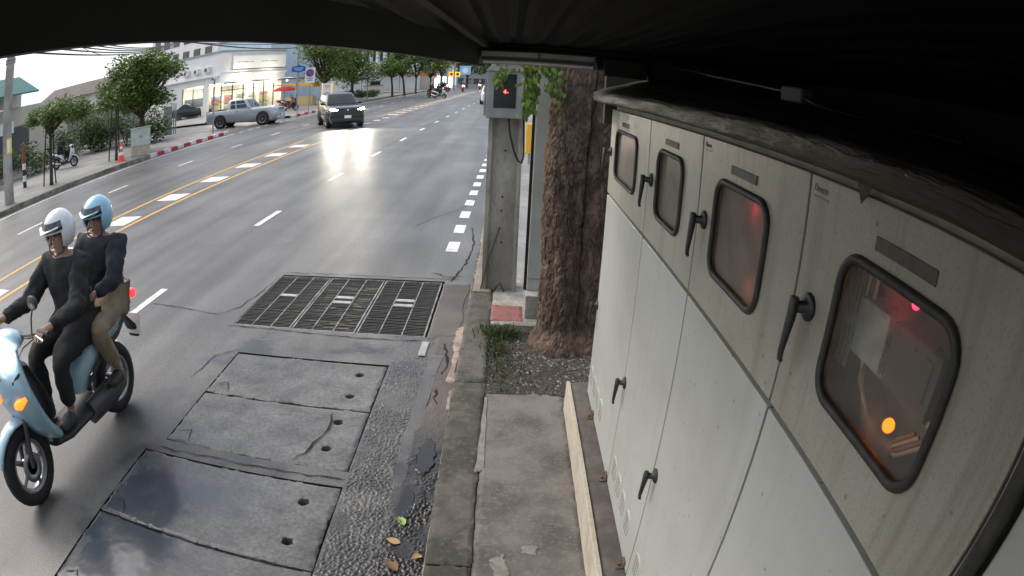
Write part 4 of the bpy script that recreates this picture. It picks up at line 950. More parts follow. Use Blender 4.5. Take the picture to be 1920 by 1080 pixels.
    if lit:
        l = bpy.data.lights.new('headlight_beam', 'SPOT'); l.energy = 12; l.spot_size = R(70); l.spot_blend = .6; l.shadow_soft_size = .06; l.color = (1, .97, .9)
        lo_ = bpy.data.objects.new('headlight_beam', l); C.objects.link(lo_); lo_.parent = t; lo_.location = (0, -.62, 1.0); lo_.rotation_euler = (R(82), 0, R(180))
    return t
def skin(name, V, Ed, rad, m, parent, root=0, sub=2, fold=0.):
    me = bpy.data.meshes.new(name); me.from_pydata(V, Ed, []); me.materials.append(M(m))
    o = bpy.data.objects.new(name, me); C.objects.link(o)
    if parent: o.parent = parent
    md = o.modifiers.new('skin', 'SKIN'); md.use_smooth_shade = True
    if not me.skin_vertices: me.skin_vertices.new()
    for i, r in enumerate(rad):
        sv = me.skin_vertices[0].data[i]; sv.radius = r if isinstance(r, tuple) else (r, r); sv.use_root = (i == root)
    s = o.modifiers.new('sub', 'SUBSURF'); s.levels = sub; s.render_levels = sub
    if fold:
        s.levels = s.render_levels = 3
        tx = bpy.data.textures.get('folds') or bpy.data.textures.new('folds', 'CLOUDS'); tx.noise_scale = .09; tx.noise_depth = 3
        d = o.modifiers.new('folds', 'DISPLACE'); d.texture = tx; d.strength = fold; d.mid_level = .5; d.texture_coords = 'LOCAL'
    return o
def make_rider(label, loc, hip, chest, neck, head, hands, elbows, knees, feet, top, bottom, helm, rz=0, group=None, sleeve=.92, short=False, scale=1., near=False):
    t = thing('person', label, 'person', loc, rz, group); t.scale = (scale,)*3
    H_, Cc, Nk, Hd = Vector(hip), Vector(chest), Vector(neck), Vector(head)
    sh = [Cc+Vector((s*.175, .0, .12)) for s in (-1, 1)]
    # one continuous body: pelvis, spine, neck, head, arms with palms, legs with feet
    V, Ed, Rd = [], [], []
    def av(p, r, prev=None):
        V.append(tuple(p)); Rd.append(r)
        if prev is not None: Ed.append((prev, len(V)-1))
        return len(V)-1
    p0 = av(H_, (.125, .105)); p1 = av(H_.lerp(Cc, .5), (.12, .095), p0); p2 = av(Cc, (.135, .10), p1); p3 = av(Cc+Vector((0, 0, .13)), (.10, .075), p2); p4 = av(Nk, .052, p3)
    p5 = av(Hd-Vector((0, 0, .05)), (.065, .075), p4); p6 = av(Hd+Vector((0, 0, .05)), (.075, .09), p5)
    for i, s in enumerate((-1, 1)):
        a = av(sh[i], .06, p3); e = av(Vector(elbows[i]), .040, a); h = av(Vector(hands[i]), .027, e)
        d = (Vector(hands[i])-Vector(elbows[i])).normalized(); pm = av(Vector(hands[i])+d*.06, (.036, .018), h)
        k = av(H_+Vector((s*.09, -.02, -.04)), .085, p0); kn = av(Vector(knees[i]), .055, k); an = av(Vector(feet[i])+Vector((0, .06, .06)), .036, kn); av(Vector(feet[i])+Vector((0, -.08, .015)), (.035, .025), an)
    skin('body', V, Ed, Rd, 'skin', t)
    # fingers wrap the grip or the waist in front
    for i, s in enumerate((-1, 1)):
        d = (Vector(hands[i])-Vector(elbows[i])).normalized(); base = Vector(hands[i])+d*.085; sd_ = Vector((1, 0, 0))
        Vf, Ef, Rf = [], [], []
        Vf.append(tuple(Vector(hands[i])+d*.05)); Rf.append(.02)
        for q, ln in zip((-.033, -.011, .011, .033), (.075, .085, .08, .062)):
            o_ = len(Vf); b0 = base+sd_*q; Vf += [tuple(b0), tuple(b0+d*ln*.45+Vector((0, 0, -.012))), tuple(b0+d*ln*.5+Vector((0, 0, -.045)))]; Rf += [.010, .009, .008]; Ef += [(0, o_), (o_, o_+1), (o_+1, o_+2)]
        o_ = len(Vf); th = Vector(hands[i])+d*.045-sd_*s*.035; Vf += [tuple(th), tuple(th+d*.035+Vector((-s*.012, 0, -.03)))]; Rf += [.011, .009]; Ef += [(0, o_), (o_, o_+1)]
        skin('hand', Vf, Ef, Rf, 'skin', t, 0, 1)
    V, Ed, Rd = [], [], []
    p0 = av(H_-Vector((0, 0, .05)), (.20, .17)); p1 = av(H_.lerp(Cc, .45), (.20, .165), p0); p2 = av(Cc, (.215, .165), p1); p3 = av(Cc+Vector((0, 0, .14)), (.18, .125), p2); av(Nk-Vector((0, 0, .03)), .075, p3)
    for i in (0, 1):
        a = av(sh[i]+Vector(((-1, 1)[i]*.015, 0, -.005)), .105, p3); m_ = av(sh[i].lerp(Vector(elbows[i]), .5), .088, a); e = av(Vector(elbows[i]), .075, m_); av(Vector(elbows[i]).lerp(Vector(hands[i]), sleeve), .05, e)
    skin('jacket', V, Ed, Rd, top, t, fold=.05 if near else 0)
    V, Ed, Rd = [], [], []
    p0 = av(H_, (.16, .14))
    for i, s in enumerate((-1, 1)):
        k = av(H_+Vector((s*.095, -.04, -.04)), .135, p0); m_ = av((H_+Vector((s*.095, -.04, -.04))).lerp(Vector(knees[i]), .55), .112, k); kn = av(Vector(knees[i]), .088, m_)
        if not short: av(Vector(knees[i]).lerp(Vector(feet[i])+Vector((0, .06, .06)), .88), .064, kn)
        else: av(Vector(knees[i]).lerp(Vector(feet[i]), .18), .074, kn)
    skin('trousers', V, Ed, Rd, bottom, t, fold=.045 if near else 0)
    for i in (0, 1):
        f = Vector(feet[i]); skin('shoe', [tuple(f+Vector((0, .08, .035))), tuple(f+Vector((0, .0, .03))), tuple(f+Vector((0, -.11, .015)))], [(0, 1), (1, 2)], [(.058, .062), (.06, .055), (.052, .036)], 'shoe', t)
    # helmet shell with open face and visor, set on the head
    b = MB(); nq, na = 36, 14; vv = []
    for k in range(na):
        a = R(-42+132*k/(na-1)); vv += [Vector((.135*math.cos(a)*math.cos(q*2*PI/nq), .155*math.cos(a)*math.sin(q*2*PI/nq), .15*math.sin(a))) for q in range(nq)]
    def front(q): return abs(((q+.5)*360/nq-270+180) % 360-180) < 58
    b.add(vv, [(k*nq+q, k*nq+(q+1) % nq, (k+1)*nq+(q+1) % nq, (k+1)*nq+q) for k in range(na-1) for q in range(nq) if not (front(q) and -42+132*(k+.5)/(na-1) < 12)], True)
    hl = b.build('helmet', helm, t, sub=1); hl.location = Hd+Vector((0, .005, .035)); hl.rotation_euler = (R(8), 0, 0)
    sl_ = hl.modifiers.new('thick', 'SOLIDIFY'); sl_.thickness = .014; sl_.offset = -1
    b = MB(); b.tube([(-.118, -.03, -.02), (-.08, -.075, -.12), (0, -.095, -.145), (.08, -.075, -.12), (.118, -.03, -.02)], .006, 6); b.build('chin_strap', 'black_plastic', hl)
    f = Hd+Vector((0, -.094, -.0)); b = MB(); b.tube([f+Vector((0, .01, .035)), f+Vector((0, -.012, .0)), f+Vector((0, -.026, -.022)), f+Vector((0, .004, -.03))], [.008, .011, .015, .008], 8); b.build('nose', 'skin', t)
    for sx in (-1, 1):
        b = MB(); b.lathe(f+Vector((sx*.032, .012, .025)), [(.001, -.009), (.012, -.004), (.012, .004), (.001, .009)], 10); b.build('eye', 'black_plastic', t)
    b = MB(); b.tube([f+Vector((-.024, .012, -.055)), f+Vector((0, .0, -.057)), f+Vector((.024, .012, -.055))], .005, 6); b.build('mouth', 'sign_red' if False else 'lips', t)
    b = MB(); rings = []
    for a0 in (14, 22, 30, 38):
        a = R(a0); rings.append([Vector((.142*math.cos(a)*math.cos(q), .164*math.cos(a)*math.sin(q), .156*math.sin(a))) for q in [R(-155+130*i/12) for i in range(13)]])
    b.loft(rings, closed=False); b.build('visor', 'visor', hl)
    b = MB(); b.tube([(-.1, -.09, .06), (0, -.165, .05), (.1, -.09, .06)], [(.03, .006), (.05, .006), (.03, .006)], 8, side=(0, 1, 0)); b.build('helmet_peak', helm, hl)
    return t
BL = (-3.19, 2.62, 0)
scoot = make_scooter('pale blue scooter with glowing headlight carrying two helmeted riders', BL, 0, scale=1.10)
drv = make_rider('scooter driver in black jacket and pale helmet holding the handlebar', BL, (0, .34, .88), (0, .30, 1.17), (0, .29, 1.36), (0, .27, 1.48),
                 [(-.31, -.28, 1.08), (.31, -.28, 1.08)], [(-.31, .06, 1.07), (.31, .06, 1.07)], [(-.16, -.12, .78), (.16, -.12, .78)], [(-.13, -.17, .34), (.13, -.17, .34)], 'jacket_black', 'trousers_black', 'helmet_pale', scale=1.09, near=True)
pas = make_rider('passenger in dark top, khaki trousers and light blue helmet sitting behind the driver', BL, (0, .76, .91), (0, .77, 1.17), (0, .77, 1.35), (0, .76, 1.46),
                 [(-.17, .40, 1.02), (.17, .40, 1.02)], [(-.28, .58, 1.08), (.28, .58, 1.08)], [(-.24, .30, .82), (.24, .30, .82)], [(-.20, .46, .36), (.20, .46, .36)], 'jacket_navy', 'trousers_khaki', 'helmet_blue', scale=1.09, near=True)

# ================================================================== CARS
def make_car(name, label, cat, loc, rz, L_, W_, top, paint, hood=.98, belt=1.05, wb=2.7, wr=.36, kind='suv', lit=False, group=None, plate=True):
    """front is local -y; body, greenhouse, glass, lamps, wheels"""
    t = thing(name, label, cat, loc, rz, group); h = W_/2
    yf, yr = -L_/2, L_/2; ax0, ax1 = -wb/2-.05, wb/2-.05
    def sec(y, zt, zb, wd, cz=.0):
        k = wd
        half = [(0, zb), (k*.86, zb), (k*.96, zb+.10), (k, zb+.30), (k*.985, (zt+zb)/2+.14), (k*.95, zt-.06), (k*.86, zt), (k*.4, zt+.02)]
        return [Vector((x, y, z)) for x, z in half]+[Vector((-x, y, z)) for x, z in half[::-1] if x > 0]+[]
    def ring(y, zt, zb, wd):
        r = sec(y, zt, zb, wd); return r
    hw = h
    S = [(yf, hood-.22, .34, hw*.80), (yf+.06, hood-.10, .26, hw*.90), (yf+.25, hood-.03, .22, hw*.97), (yf+.7, hood+.01, .22, hw), (ax0+.9, belt-.02, .22, hw)]
    if kind == 'pickup': S += [(0, belt, .26, hw), (yr-1.6, belt, .30, hw), (yr-.08, belt, .34, hw*.99), (yr, belt-.02, .40, hw*.96)]
    else: S += [(0, belt+.02, .22, hw), (yr-.6, belt+.05, .24, hw*.99), (yr-.12, belt+.04, .30, hw*.95), (yr, belt-.1, .38, hw*.88)]
    b = MB(); b.loft([ring(*s) for s in S]); body = b.build('body', paint, t, .02, 2)
    # greenhouse
    wsb, wst = ax0+.78, ax0+(1.30 if kind == 'pickup' else 1.55)                                 # windscreen base and top
    if kind == 'pickup': re, rb = .95, 1.02
    elif kind == 'sedan': re, rb = yr-1.35, yr-.72
    else: re, rb = yr-.45, yr-.10
    def cab_ring(z, y0, y1, wd):
        return [Vector((x*wd, y, z)) for x, y in ((-1, y0+.10), (-.86, y0+.02), (-.5, y0-.02), (0, y0-.03), (.5, y0-.02), (.86, y0+.02), (1, y0+.10), (1, (y0+y1)/2), (1, y1-.08), (.9, y1), (0, y1+.02), (-.9, y1), (-1, y1-.08), (-1, (y0+y1)/2))]
    zr = top
    lv = [(belt-.06, wsb, rb, hw*.93), (belt+.02, wsb+.05, rb-.01, hw*.92), (belt+(zr-belt)*.5, (wsb+wst)/2, (rb+re)/2+.04, hw*.85), (zr-.09, wst-.06, re+.03, hw*.77), (zr-.02, wst+.08, re-.05, hw*.70), (zr, wst+.30, re-.25, hw*.5)]
    b = MB(); b.loft([cab_ring(*q) for q in lv]); b.build('cab', paint, t, .015, 2)
    def lerp_lv(z, which):
        for a, c in zip(lv[:-1], lv[1:]):
            if a[0] <= z <= c[0]: u = (z-a[0])/(c[0]-a[0]); return a[which]+(c[which]-a[which])*u
    z0, z1 = belt+.05, zr-.10
    b = MB(); e = .012                                            # windscreen
    v = []
    for z in (z0, (z0+z1)/2, z1):
        wd, y0 = lerp_lv(z, 3), lerp_lv(z, 1)
        v.append([Vector((x*wd, y0+dy-e, z+e)) for x, dy in ((-.86, .02), (-.5, -.02), (0, -.03), (.5, -.02), (.86, .02))])
    b.loft(v, closed=False); b.build('windscreen', 'car_glass', t)
    b = MB(); v = []
    for z in (z0+.02, z1): wd, y1 = lerp_lv(z, 3), lerp_lv(z, 2); v.append([Vector((x*wd, y1+dy+e, z)) for x, dy in ((-.85, .0), (0, .02), (.85, .0))])
    b.loft(v, closed=False); b.build('rear_window', 'car_glass', t)
    splits = {'suv': [(.05, .36), (.39, .68), (.71, .93)], 'sedan': [(.06, .48), (.52, .9)], 'pickup': [(.08, .60), (.66, .92)]}[kind]
    for s in (-1, 1):
        for (a, c) in splits:
            b = MB(); q = []
            for z, sh_ in ((z0, 0), (z1, 0)):
                y0, y1, wd = lerp_lv(z, 1)+.14, lerp_lv(z, 2)-.1, lerp_lv(z, 3)
                q.append([Vector((s*(wd+e), y0+(y1-y0)*a, z)), Vector((s*(wd+e), y0+(y1-y0)*c, z))])
            b.loft(q, closed=False, smooth=False); b.build('side_window', 'car_glass', t)
            yb = lerp_lv(z0, 1)+.14; ye = lerp_lv(z0, 2)-.1
        b = MB(); b.box((s*(hw*.985+.004), .25, belt-.16), (.02, .20, .035)); b.build('door_handle', paint if kind != 'pickup' else 'black_plastic', t, .006)
        b = MB(); b.tube([(s*hw*.9, wsb+.25, belt+.06), (s*(hw+.10), wsb+.25, belt+.09), (s*(hw+.17), wsb+.26, belt+.09)], [(.03, .03), (.08, .05), (.07, .04)], 10); b.build('wing_mirror', paint, t)
        # lamps
        b = MB(); b.tube([(s*hw*.55, yf+.055, hood-.17), (s*hw*.72, yf+.06, hood-.165), (s*hw*.88, yf+.13, hood-.15), (s*hw*.93, yf+.27, hood-.13)], [(.02, .04), (.05, .07), (.055, .07), (.02, .03)], 10, side=(0, 0, 1)); b.build('headlight', 'headlamp_car' if lit else 'chrome', t)
        b = MB(); b.cyl((s*hw*.72, yf+.035, .46), .06, .06, 12, 'y'); b.build('fog_lamp', 'headlamp' if lit else 'chrome', t)
        b = MB(); b.box((s*hw*.86, yr-.03, belt-.16), (.14, .10, .30)); b.build('tail_light', 'tail_red' if False else 'sign_red', t, .03)
        for ya in (ax0, ax1):
            b = MB(); b.cyl((s*(hw-.10), ya, wr+.03), wr*1.17, .235, 26, 'x'); b.build('wheel_arch', 'black_plastic', t)
            wheel(t, (s*(hw-.06), ya, wr), wr, .23, spokes=6)
        if lit:
            l = bpy.data.lights.new('headlight_beam', 'SPOT'); l.energy = 300; l.spot_size = R(130); l.spot_blend = 1.; l.shadow_soft_size = .14; l.color = (1, .90, .72)
            lo_ = bpy.data.objects.new('headlight_beam', l); C.objects.link(lo_); lo_.parent = t; lo_.location = (s*hw*.74, yf-.12, hood-.16); lo_.rotation_euler = (R(84), 0, R(180))
    b = MB(); b.box((0, yf+.035, hood-.20), (W_*.52, .06, .20)); g = b.build('grille', 'grille', t, .02)
    for k in range(3):
        b = MB(); b.box((0, yf+.002, hood-.26+.06*k), (W_*.5, .012, .014)); b.build('slat', 'engine_metal', g)
    b = MB(); b.lathe((0, yf+.0, hood-.19), [(.001, -.012), (.05, -.008), (.06, 0), (.001, 0)], 16, 'y'); b.build('emblem', 'chrome', g)
    b = MB(); b.box((0, yf+.06, .40), (W_*.86, .16, .16)); b.build('bumper', 'black_plastic' if paint == 'car_black' else paint, t, .03)
    if plate:
        b = MB(); b.box((0, yf-.03, .57), (.36, .012, .15)); b.build('number_plate', 'plate_white', t, .004)
        b = MB(); b.box((0, yr+.012, .75), (.36, .012, .15)); b.build('number_plate', 'plate_white', t, .004)
    if kind == 'pickup':
        b = MB(); b.bx(-hw*.86, hw*.86, 1.1, yr-.06, belt+.022, belt+.028); b.build('load_bed', 'dark_gap', t)
        for s in (-1, 1):
            b = MB(); b.bx(s*hw*.93-.03, s*hw*.93+.03, 1.06, yr-.03, belt+.0, belt+.05); b.build('bed_rail', 'black_plastic', t, .01)
        b = MB(); b.bx(-hw*.86, hw*.86, yr-.02, yr+.14, .42, .52); b.build('rear_bumper', 'black_plastic', t, .02)
    if kind == 'suv':
        for s in (-1, 1):
            b = MB(); b.tube([(s*hw*.62, wst+.25, zr+.01), (s*hw*.64, wst+.4, zr+.05), (s*hw*.64, re-.3, zr+.05), (s*hw*.62, re-.15, zr+.0)], .018, 6); b.build('roof_rail', 'black_plastic', t)
    return t
def at(x, y, dz=0): return (x, y, gz(y)+dz)
make_car('sport_utility_car', 'black sport utility car with blazing headlights crossing the median gap', 'car', at(-9.1, 30.75), R(27), 4.75, 1.90, 1.80, 'car_black', 1.10, 1.15, 2.75, .37, 'suv', True)
make_car('pickup_truck', 'silver pickup truck waiting at the side street mouth', 'pickup', at(-16.9, 34.6, .005), R(94), 5.3, 1.88, 1.80, 'car_silver', 1.12, 1.15, 3.15, .40, 'pickup')
make_car('parked_car', 'black saloon car parked beside the white shop', 'car', at(-30.6, 49.2, .15), R(120), 4.6, 1.78, 1.48, 'car_black', .92, .98, 2.65, .32, 'sedan')
make_car('parked_pickup', 'white pickup truck parked under the carport roof', 'pickup', at(-20.0, 86, .15), R(14), 5.2, 1.9, 1.85, 'car_white', 1.15, 1.18, 3.1, .4, 'pickup')
make_car('white_car', 'white car in the near lane far down the road beside the pole', 'car', at(-1.95, 55.8), R(2), 4.5, 1.78, 1.75, 'car_white', 1.05, 1.1, 2.65, .34, 'suv')

# ================================================================== LEFT SIDE: POLE, TREES, STREET FURNITURE
def far_tree(label, x, y, h_trunk, crown, n, leaf='leaf_far', size=.16, r0=.11, lean=0., stakes=False, group='street trees', cat='tree', dz=.15, nm='street_tree', branch=True, flat=.6):
    t = thing(nm, label, cat, at(x, y, dz), 0, group)
    b = MB(); top = Vector((lean, 0, h_trunk)); b.tube([(0, 0, -.05), (0, 0, .1), (lean*.3, .02, h_trunk*.5), top], [r0*1.5, r0, r0*.85, r0*.7], 9)
    if branch:
        for (cx, cyy, cz, r, *_) in crown:
            c = Vector((cx, cyy, cz)); b.tube([top-Vector((0, 0, h_trunk*.15*random.random())), top.lerp(c, .5)+Vector((0, 0, .1)), c], [r0*.5, r0*.33, r0*.12], 6)
    b.build('trunk', 'bark_far', t)
    b = MB(); leaf_cloud(b, crown, n, size, flat); b.build('crown', leaf, t)
    if stakes:
        for sx, sy in ((-.3, -.25), (.3, -.25), (.0, .3)):
            b = MB(); b.tube([(sx, sy, 0), (sx*.5, sy*.5, h_trunk*1.05)], .035, 6); b.build('stake', 'wood_dark', t)
        b = MB(); b.tube([(-.22, -.18, 1.4), (.22, -.18, 1.4), (0, .22, 1.4), (-.22, -.18, 1.4)], .025, 6); b.build('brace', 'wood_dark', t)
    return t
def puffs(n, cx, cyy, cz, sx, sy, sz, r):
    return [(cx+random.uniform(-sx, sx), cyy+random.uniform(-sy, sy), cz+random.uniform(-sz, sz), r*random.uniform(.6, 1.2)) for _ in range(n)]
far_tree('small spreading tree with stakes behind the left concrete pole', -17.2, 15.5, 2.2, puffs(20, .2, 0, 2.8, 1.6, .8, .35, .66), 4200, 'leaf_far', .11, .09, 0, True, branch=True)
far_tree('thin sapling held by stakes beside the traffic cone', -17.4, 20.6, 2.6, puffs(9, 0, 0, 3.1, .7, .6, .5, .5), 900, 'leaf_far', .13, .06, 0, True)
far_tree('dense green tree with feathery layered crown above the utility box', -17.3, 22.9, 1.9, puffs(34, -.5, .2, 3.5, 2.0, 1.4, 1.25, .85)+puffs(8, .9, 0, 2.5, .9, .5, .3, .55), 11000, 'leaf_far', .14, .17, -.1)
lpole = thing('utility_pole', 'grey concrete utility pole with yellow sticker on the left footway', 'pole', at(-16.75, 12.45, .15), R(52))
b = MB(); rings = []
for z, s in ((0, 1), (9.5, .72)): rings.append([Vector((a*s, c*s, z)) for a, c in ((-.22, -.15), (.22, -.15), (.22, .15), (-.22, .15))])
b.loft(rings, smooth=False).build('shaft', 'pole_concrete', lpole, .02)
b = MB(); b.bx(-.03, .205, -.152, -.147, 1.72, 2.25); b.build('sticker', 'sticker_yellow', lpole); b = MB(); b.bx(-.0, .12, -.1545, -.1525, 1.78, 2.2); b.build('sticker_panel', 'sign_white', lpole)
for z in (4.9, 5.0):
    b = MB(); b.bx(-.23, .23, -.16, .16, z, z+.05); b.build('band', 'metal_grey', lpole)
cone = thing('traffic_cone', 'orange traffic cone with pale band beside the sapling', 'cone', at(-16.45, 19.9, .15))
b = MB(); b.lathe((0, 0, 0), [(.17, .03), (.13, .28), (.10, .45), (.04, .84), (.03, .86), (.001, .86)], 20); b.build('body', 'cone_orange', cone)
b = MB(); b.box((0, 0, .018), (.42, .42, .036)); b.build('base', 'cone_orange', cone, .01)
for a, c, q, e in ((.132, .108, .28, .42), (.082, .066, .56, .66)):
    b = MB(); b.lathe((0, 0, 0), [(a+.004, q), (c+.004, e)], 20); b.build('band', 'cone_white', cone)
ub = thing('utility_box', 'pale green two-door utility box on a cream base by the kerb', 'utility box', at(-16.5, 21.6, .15), R(38))
b = MB(); b.bx(-.5, .5, -.28, .28, 0, .42); b.build('base', 'utility_base', ub, .01); b = MB(); b.bx(-.52, .52, -.3, .3, .42, 1.24); b.build('case', 'utility_box', ub, .015)
for s in (-1, 1):
    b = MB(); b.bx(min(s*.02, s*.49), max(s*.02, s*.49), -.314, -.302, .47, 1.19); d = b.build('door', 'utility_box', ub, .004); b = MB(); b.bx(s*.06-.015, s*.06+.015, -.33, -.314, .8, .92); b.build('handle', 'trim_dark', d)
b = MB(); b.bx(-.56, .56, -.34, .34, 1.24, 1.28); b.build('lid', 'utility_box', ub, .01)
gpost = thing('gate_post', 'short grey concrete gate post at the side street corner', 'post', at(-21.3, 31.2, .15), R(35))
b = MB(); b.bx(-.3, .3, -.25, .25, 0, 1.85); b.build('shaft', 'pale_concrete', gpost, .02)
for q in (.42, .56):
    b = MB(); b.cyl((q, -.1, 1.0), .04, 2.0, 10); b.build('pipe', 'metal_grey', gpost)
ls = thing('lamp_post', 'slim grey post with a small camera head at the red and white kerb end', 'post', at(-16.35, 29.0, .15))
b = MB(); b.cyl((0, 0, 1.6), .055, 3.2, 12); b.build('pole', 'metal_grey', ls); b = MB(); b.box((.1, -.05, 3.15), (.3, .14, .14)); b.build('head', 'sign_white', ls, .02); b = MB(); b.cyl((-.12, 0, 3.12), .07, .1, 12, 'y'); b.build('lens', 'trim_dark', ls)
# yellow/black marker post, parked scooter
mk = thing('marker_post', 'orange and black banded post beside the left tree', 'post', at(-19.6, 15.7, .15))
for k in range(7):
    b = MB(); b.cyl((0, 0, .13+.25*k), .10, .249, 12); b.build('band', 'black_plastic' if k < 4 and k % 2 == 0 else ('goods_white' if k < 4 else 'roof_red'), mk)
sc2 = make_scooter('white and black scooter parked on the footway by the hedge', at(-21.2, 20.3, .15), R(105), 'car_white', False)
make_rider('person in dark clothes sitting on the parked white scooter', at(-21.2, 20.3, .15), (0, .34, .88), (0, .30, 1.18), (0, .29, 1.38), (0, .27, 1.51), [(-.31, -.28, 1.08), (.31, -.28, 1.08)], [(-.31, .06, 1.07), (.31, .06, 1.07)], [(-.16, -.12, .78), (.16, -.12, .78)], [(-.13, -.17, .34), (.13, -.17, .34)], 'jacket_black', 'trousers_black', 'black_plastic', R(105))
# hedge, wall, market frontage
hb = thing('hedge', 'overgrown dark hedge along the wall behind the left footway', 'hedge', at(-24, 27, .15))
b = MB(); leaf_cloud(b, puffs(40, 0, 0, 1.1, 4.6, 1.6, .8, 1.0), 9000, .14, .7); b.build('foliage', 'leaf_dark', hb)
for k in range(10): b = MB(); b.tube([(-4+.8*k, random.uniform(-1, 1), 0), (-4+.8*k+random.uniform(-.2, .2), 0, 1.2)], .04, 6); b.build('stem', 'bark_far', hb)
hb2 = thing('hedge', 'low green bushes at the foot of the market frontage', 'hedge', at(-24.2, 19.5, .15))
b = MB(); leaf_cloud(b, puffs(20, 0, 0, .9, 1.0, 3.6, .6, .9), 4200, .13, .7); b.build('foliage', 'leaf_dark', hb2)
mk_ = thing('market_house', 'low market frontage with teal awning and dark openings at the left edge', 'building', at(-30.5, 17, .15))
b = MB(); b.bx(-6, -1.5, -9, 14, 0, 4.2); b.build('wall', 'bld_cream', mk_)
b = MB(); b.prism([(-1.6, 4.5), (2.8, 3.9), (2.8, 3.75), (-1.6, 4.3)], -9, 4); b.build('awning', 'bld_grey', mk_)
b = MB(); b.prism([(-1.6, 6.3), (1.2, 4.9), (1.2, 4.8), (-1.6, 6.2)], -8, 8); b.build('upper_awning', 'awning_teal', mk_)
b = MB(); b.bx(-5.5, -1.4, -8.5, 8.2, 4.2, 6.1); b.build('upper_wall', 'bld_white', mk_)
for k in range(7):
    b = MB(); b.bx(-1.48, -1.4, -8.4+2.6*k, -6.4+2.6*k, .1, 2.9); f = b.build('opening', 'trim_dark', mk_); b = MB(); b.bx(-1.395, -1.3, -8.3+2.6*k, -7.6+2.6*k, .1, 1.2+.3*(k % 3)); b.build('goods', ['goods_red', 'goods_yellow', 'goods_white', 'goods_green', 'goods_blue', 'awning_yellow', 'bld_brown'][k], f)
for k in range(6):
    b = MB(); b.cyl((2.6, -8+2.4*k, 1.9), .06, 3.8, 8); b.build('column', 'metal_grey', mk_)
b = MB(); b.bx(2.2, 2.3, -4.2, -1.5, 2.6, 3.4); b.build('sign_board', 'sign_lightblue', mk_, .01); b = MB(); b.bx(2.2, 2.3, 1.6, 4.6, 2.5, 3.2); b.build('sign_board', 'sign_white', mk_, .01)
gw_ = thing('compound_wall', 'dark grey compound wall with brown tiled coping behind the hedge', 'wall', at(-30, 33, .15))
b = MB(); b.bx(-9, 4.5, -.15, .15, 0, 2.6); b.build('wall', 'bld_grey', gw_); b = MB(); b.prism([(-.5, 2.6), (.5, 2.6), (0, 2.95)], -9, 4.5, 'x'); b.build('coping', 'bld_brown', gw_)
for k in range(4):
    b = MB(); b.bx(-8.8+4.2*k, -8.4+4.2*k, -.25, .25, 0, 2.9); b.build('pier', 'pale_concrete', gw_, .02)
hs = thing('house', 'low house with a dull brown tiled roof behind the compound wall', 'house', at(-46, 50, .15), R(15))
b = MB(); b.bx(-6, 6, -4, 4, 0, 4.6); b.build('wall', 'bld_white', hs); b = MB(); b.prism([(-5, 4.5), (5, 4.5), (0, 6.2)], -7, 7, 'x'); b.build('roof', 'bld_brown', hs)
for k in range(4):
    b = MB(); b.bx(-5+3*k, -3.6+3*k, -4.05, -3.95, 1.2, 2.8); f = b.build('window', 'trim_dark', hs); b = MB(); b.bx(-4.9+3*k, -3.7+3*k, -4.07, -4.055, 1.3, 2.7); b.build('pane', 'glass_dark', f)

# ================================================================== WHITE SHOP ON THE CORNER
ua = math.atan2(.30, .954)                      # road front runs mostly along +Y
shop = thing('shop_building', 'white corner shop with long blank sign band and brightly lit windows', 'shop', at(-26.6, 48.2, .15), -ua)
# local +y runs along the road front, local -x along the side facing the camera
Lr, Ls, Hs = 10.2, 9.0, 6.2
b = MB(); b.bx(-Ls, 0, 0.0, .25, 3.05, Hs); b.bx(-.25, 0, .25, Lr, 3.05, Hs); b.bx(-Ls, -.25, Lr-.25, Lr, 0, Hs); b.bx(-Ls, -Ls+.25, .25, Lr-.25, 0, Hs)
b.bx(-Ls, -6.0, 0, .25, 0, 3.05); b.bx(-6.0, -2.4, 0, .25, 0, .95); b.bx(-2.4, -1.7, 0, .25, 0, 3.05); b.bx(-Ls, -.25, .25, Lr-.25, 5.95, 6.1); b.bx(-Ls, -.25, .25, Lr-.25, 3.1, 3.2); b.bx(-Ls+.25, -.3, .3, Lr-.3, .02, .05)
b.build('wall', 'bld_white', shop)
b = MB(); b.bx(-Ls-.05, .25, -.25, -.01, 3.75, 3.95); b.bx(.01, .25, -.01, Lr, 3.75, 3.95); b.build('ledge', 'bld_white', shop, .02)
b = MB(); b.bx(-Ls-.05, .10, -.10, -.002, Hs-.12, Hs+.05); b.bx(.002, .10, 0, Lr, Hs-.12, Hs+.05); b.build('roof_trim', 'metal_grey', shop)
b = MB(); b.prism([(.01, 3.2), (1.1, 3.02), (1.1, 2.94), (.01, 3.05)], -.4, Lr+.8); b.build('canopy', 'bld_white', shop); b = MB(); b.bx(1.08, 1.14, -.4, Lr+1.8, 2.90, 3.04); b.build('canopy_edge', 'trim_dark', shop)
sb = MB(); sb.bx(.02, .18, 1.7, Lr-.2, 4.35, 5.65); sbo = sb.build('sign_board', 'sign_added_glow', shop, .02)
for y0, y1, z in ((2.3, 4.0, 5.0), (4.2, 4.8, 5.0), (5.9, 7.2, 5.0), (7.4, 8.6, 5.0)):
    q = MB(); q.bx(.182, .187, y0, y1, z, z+.05); q.build('lettering', 'trim_dark', sbo)
q = MB(); q.bx(.10, .20, 1.6, Lr-.1, 4.25, 4.33); q.build('sign_edge', 'trim_dark', sbo)
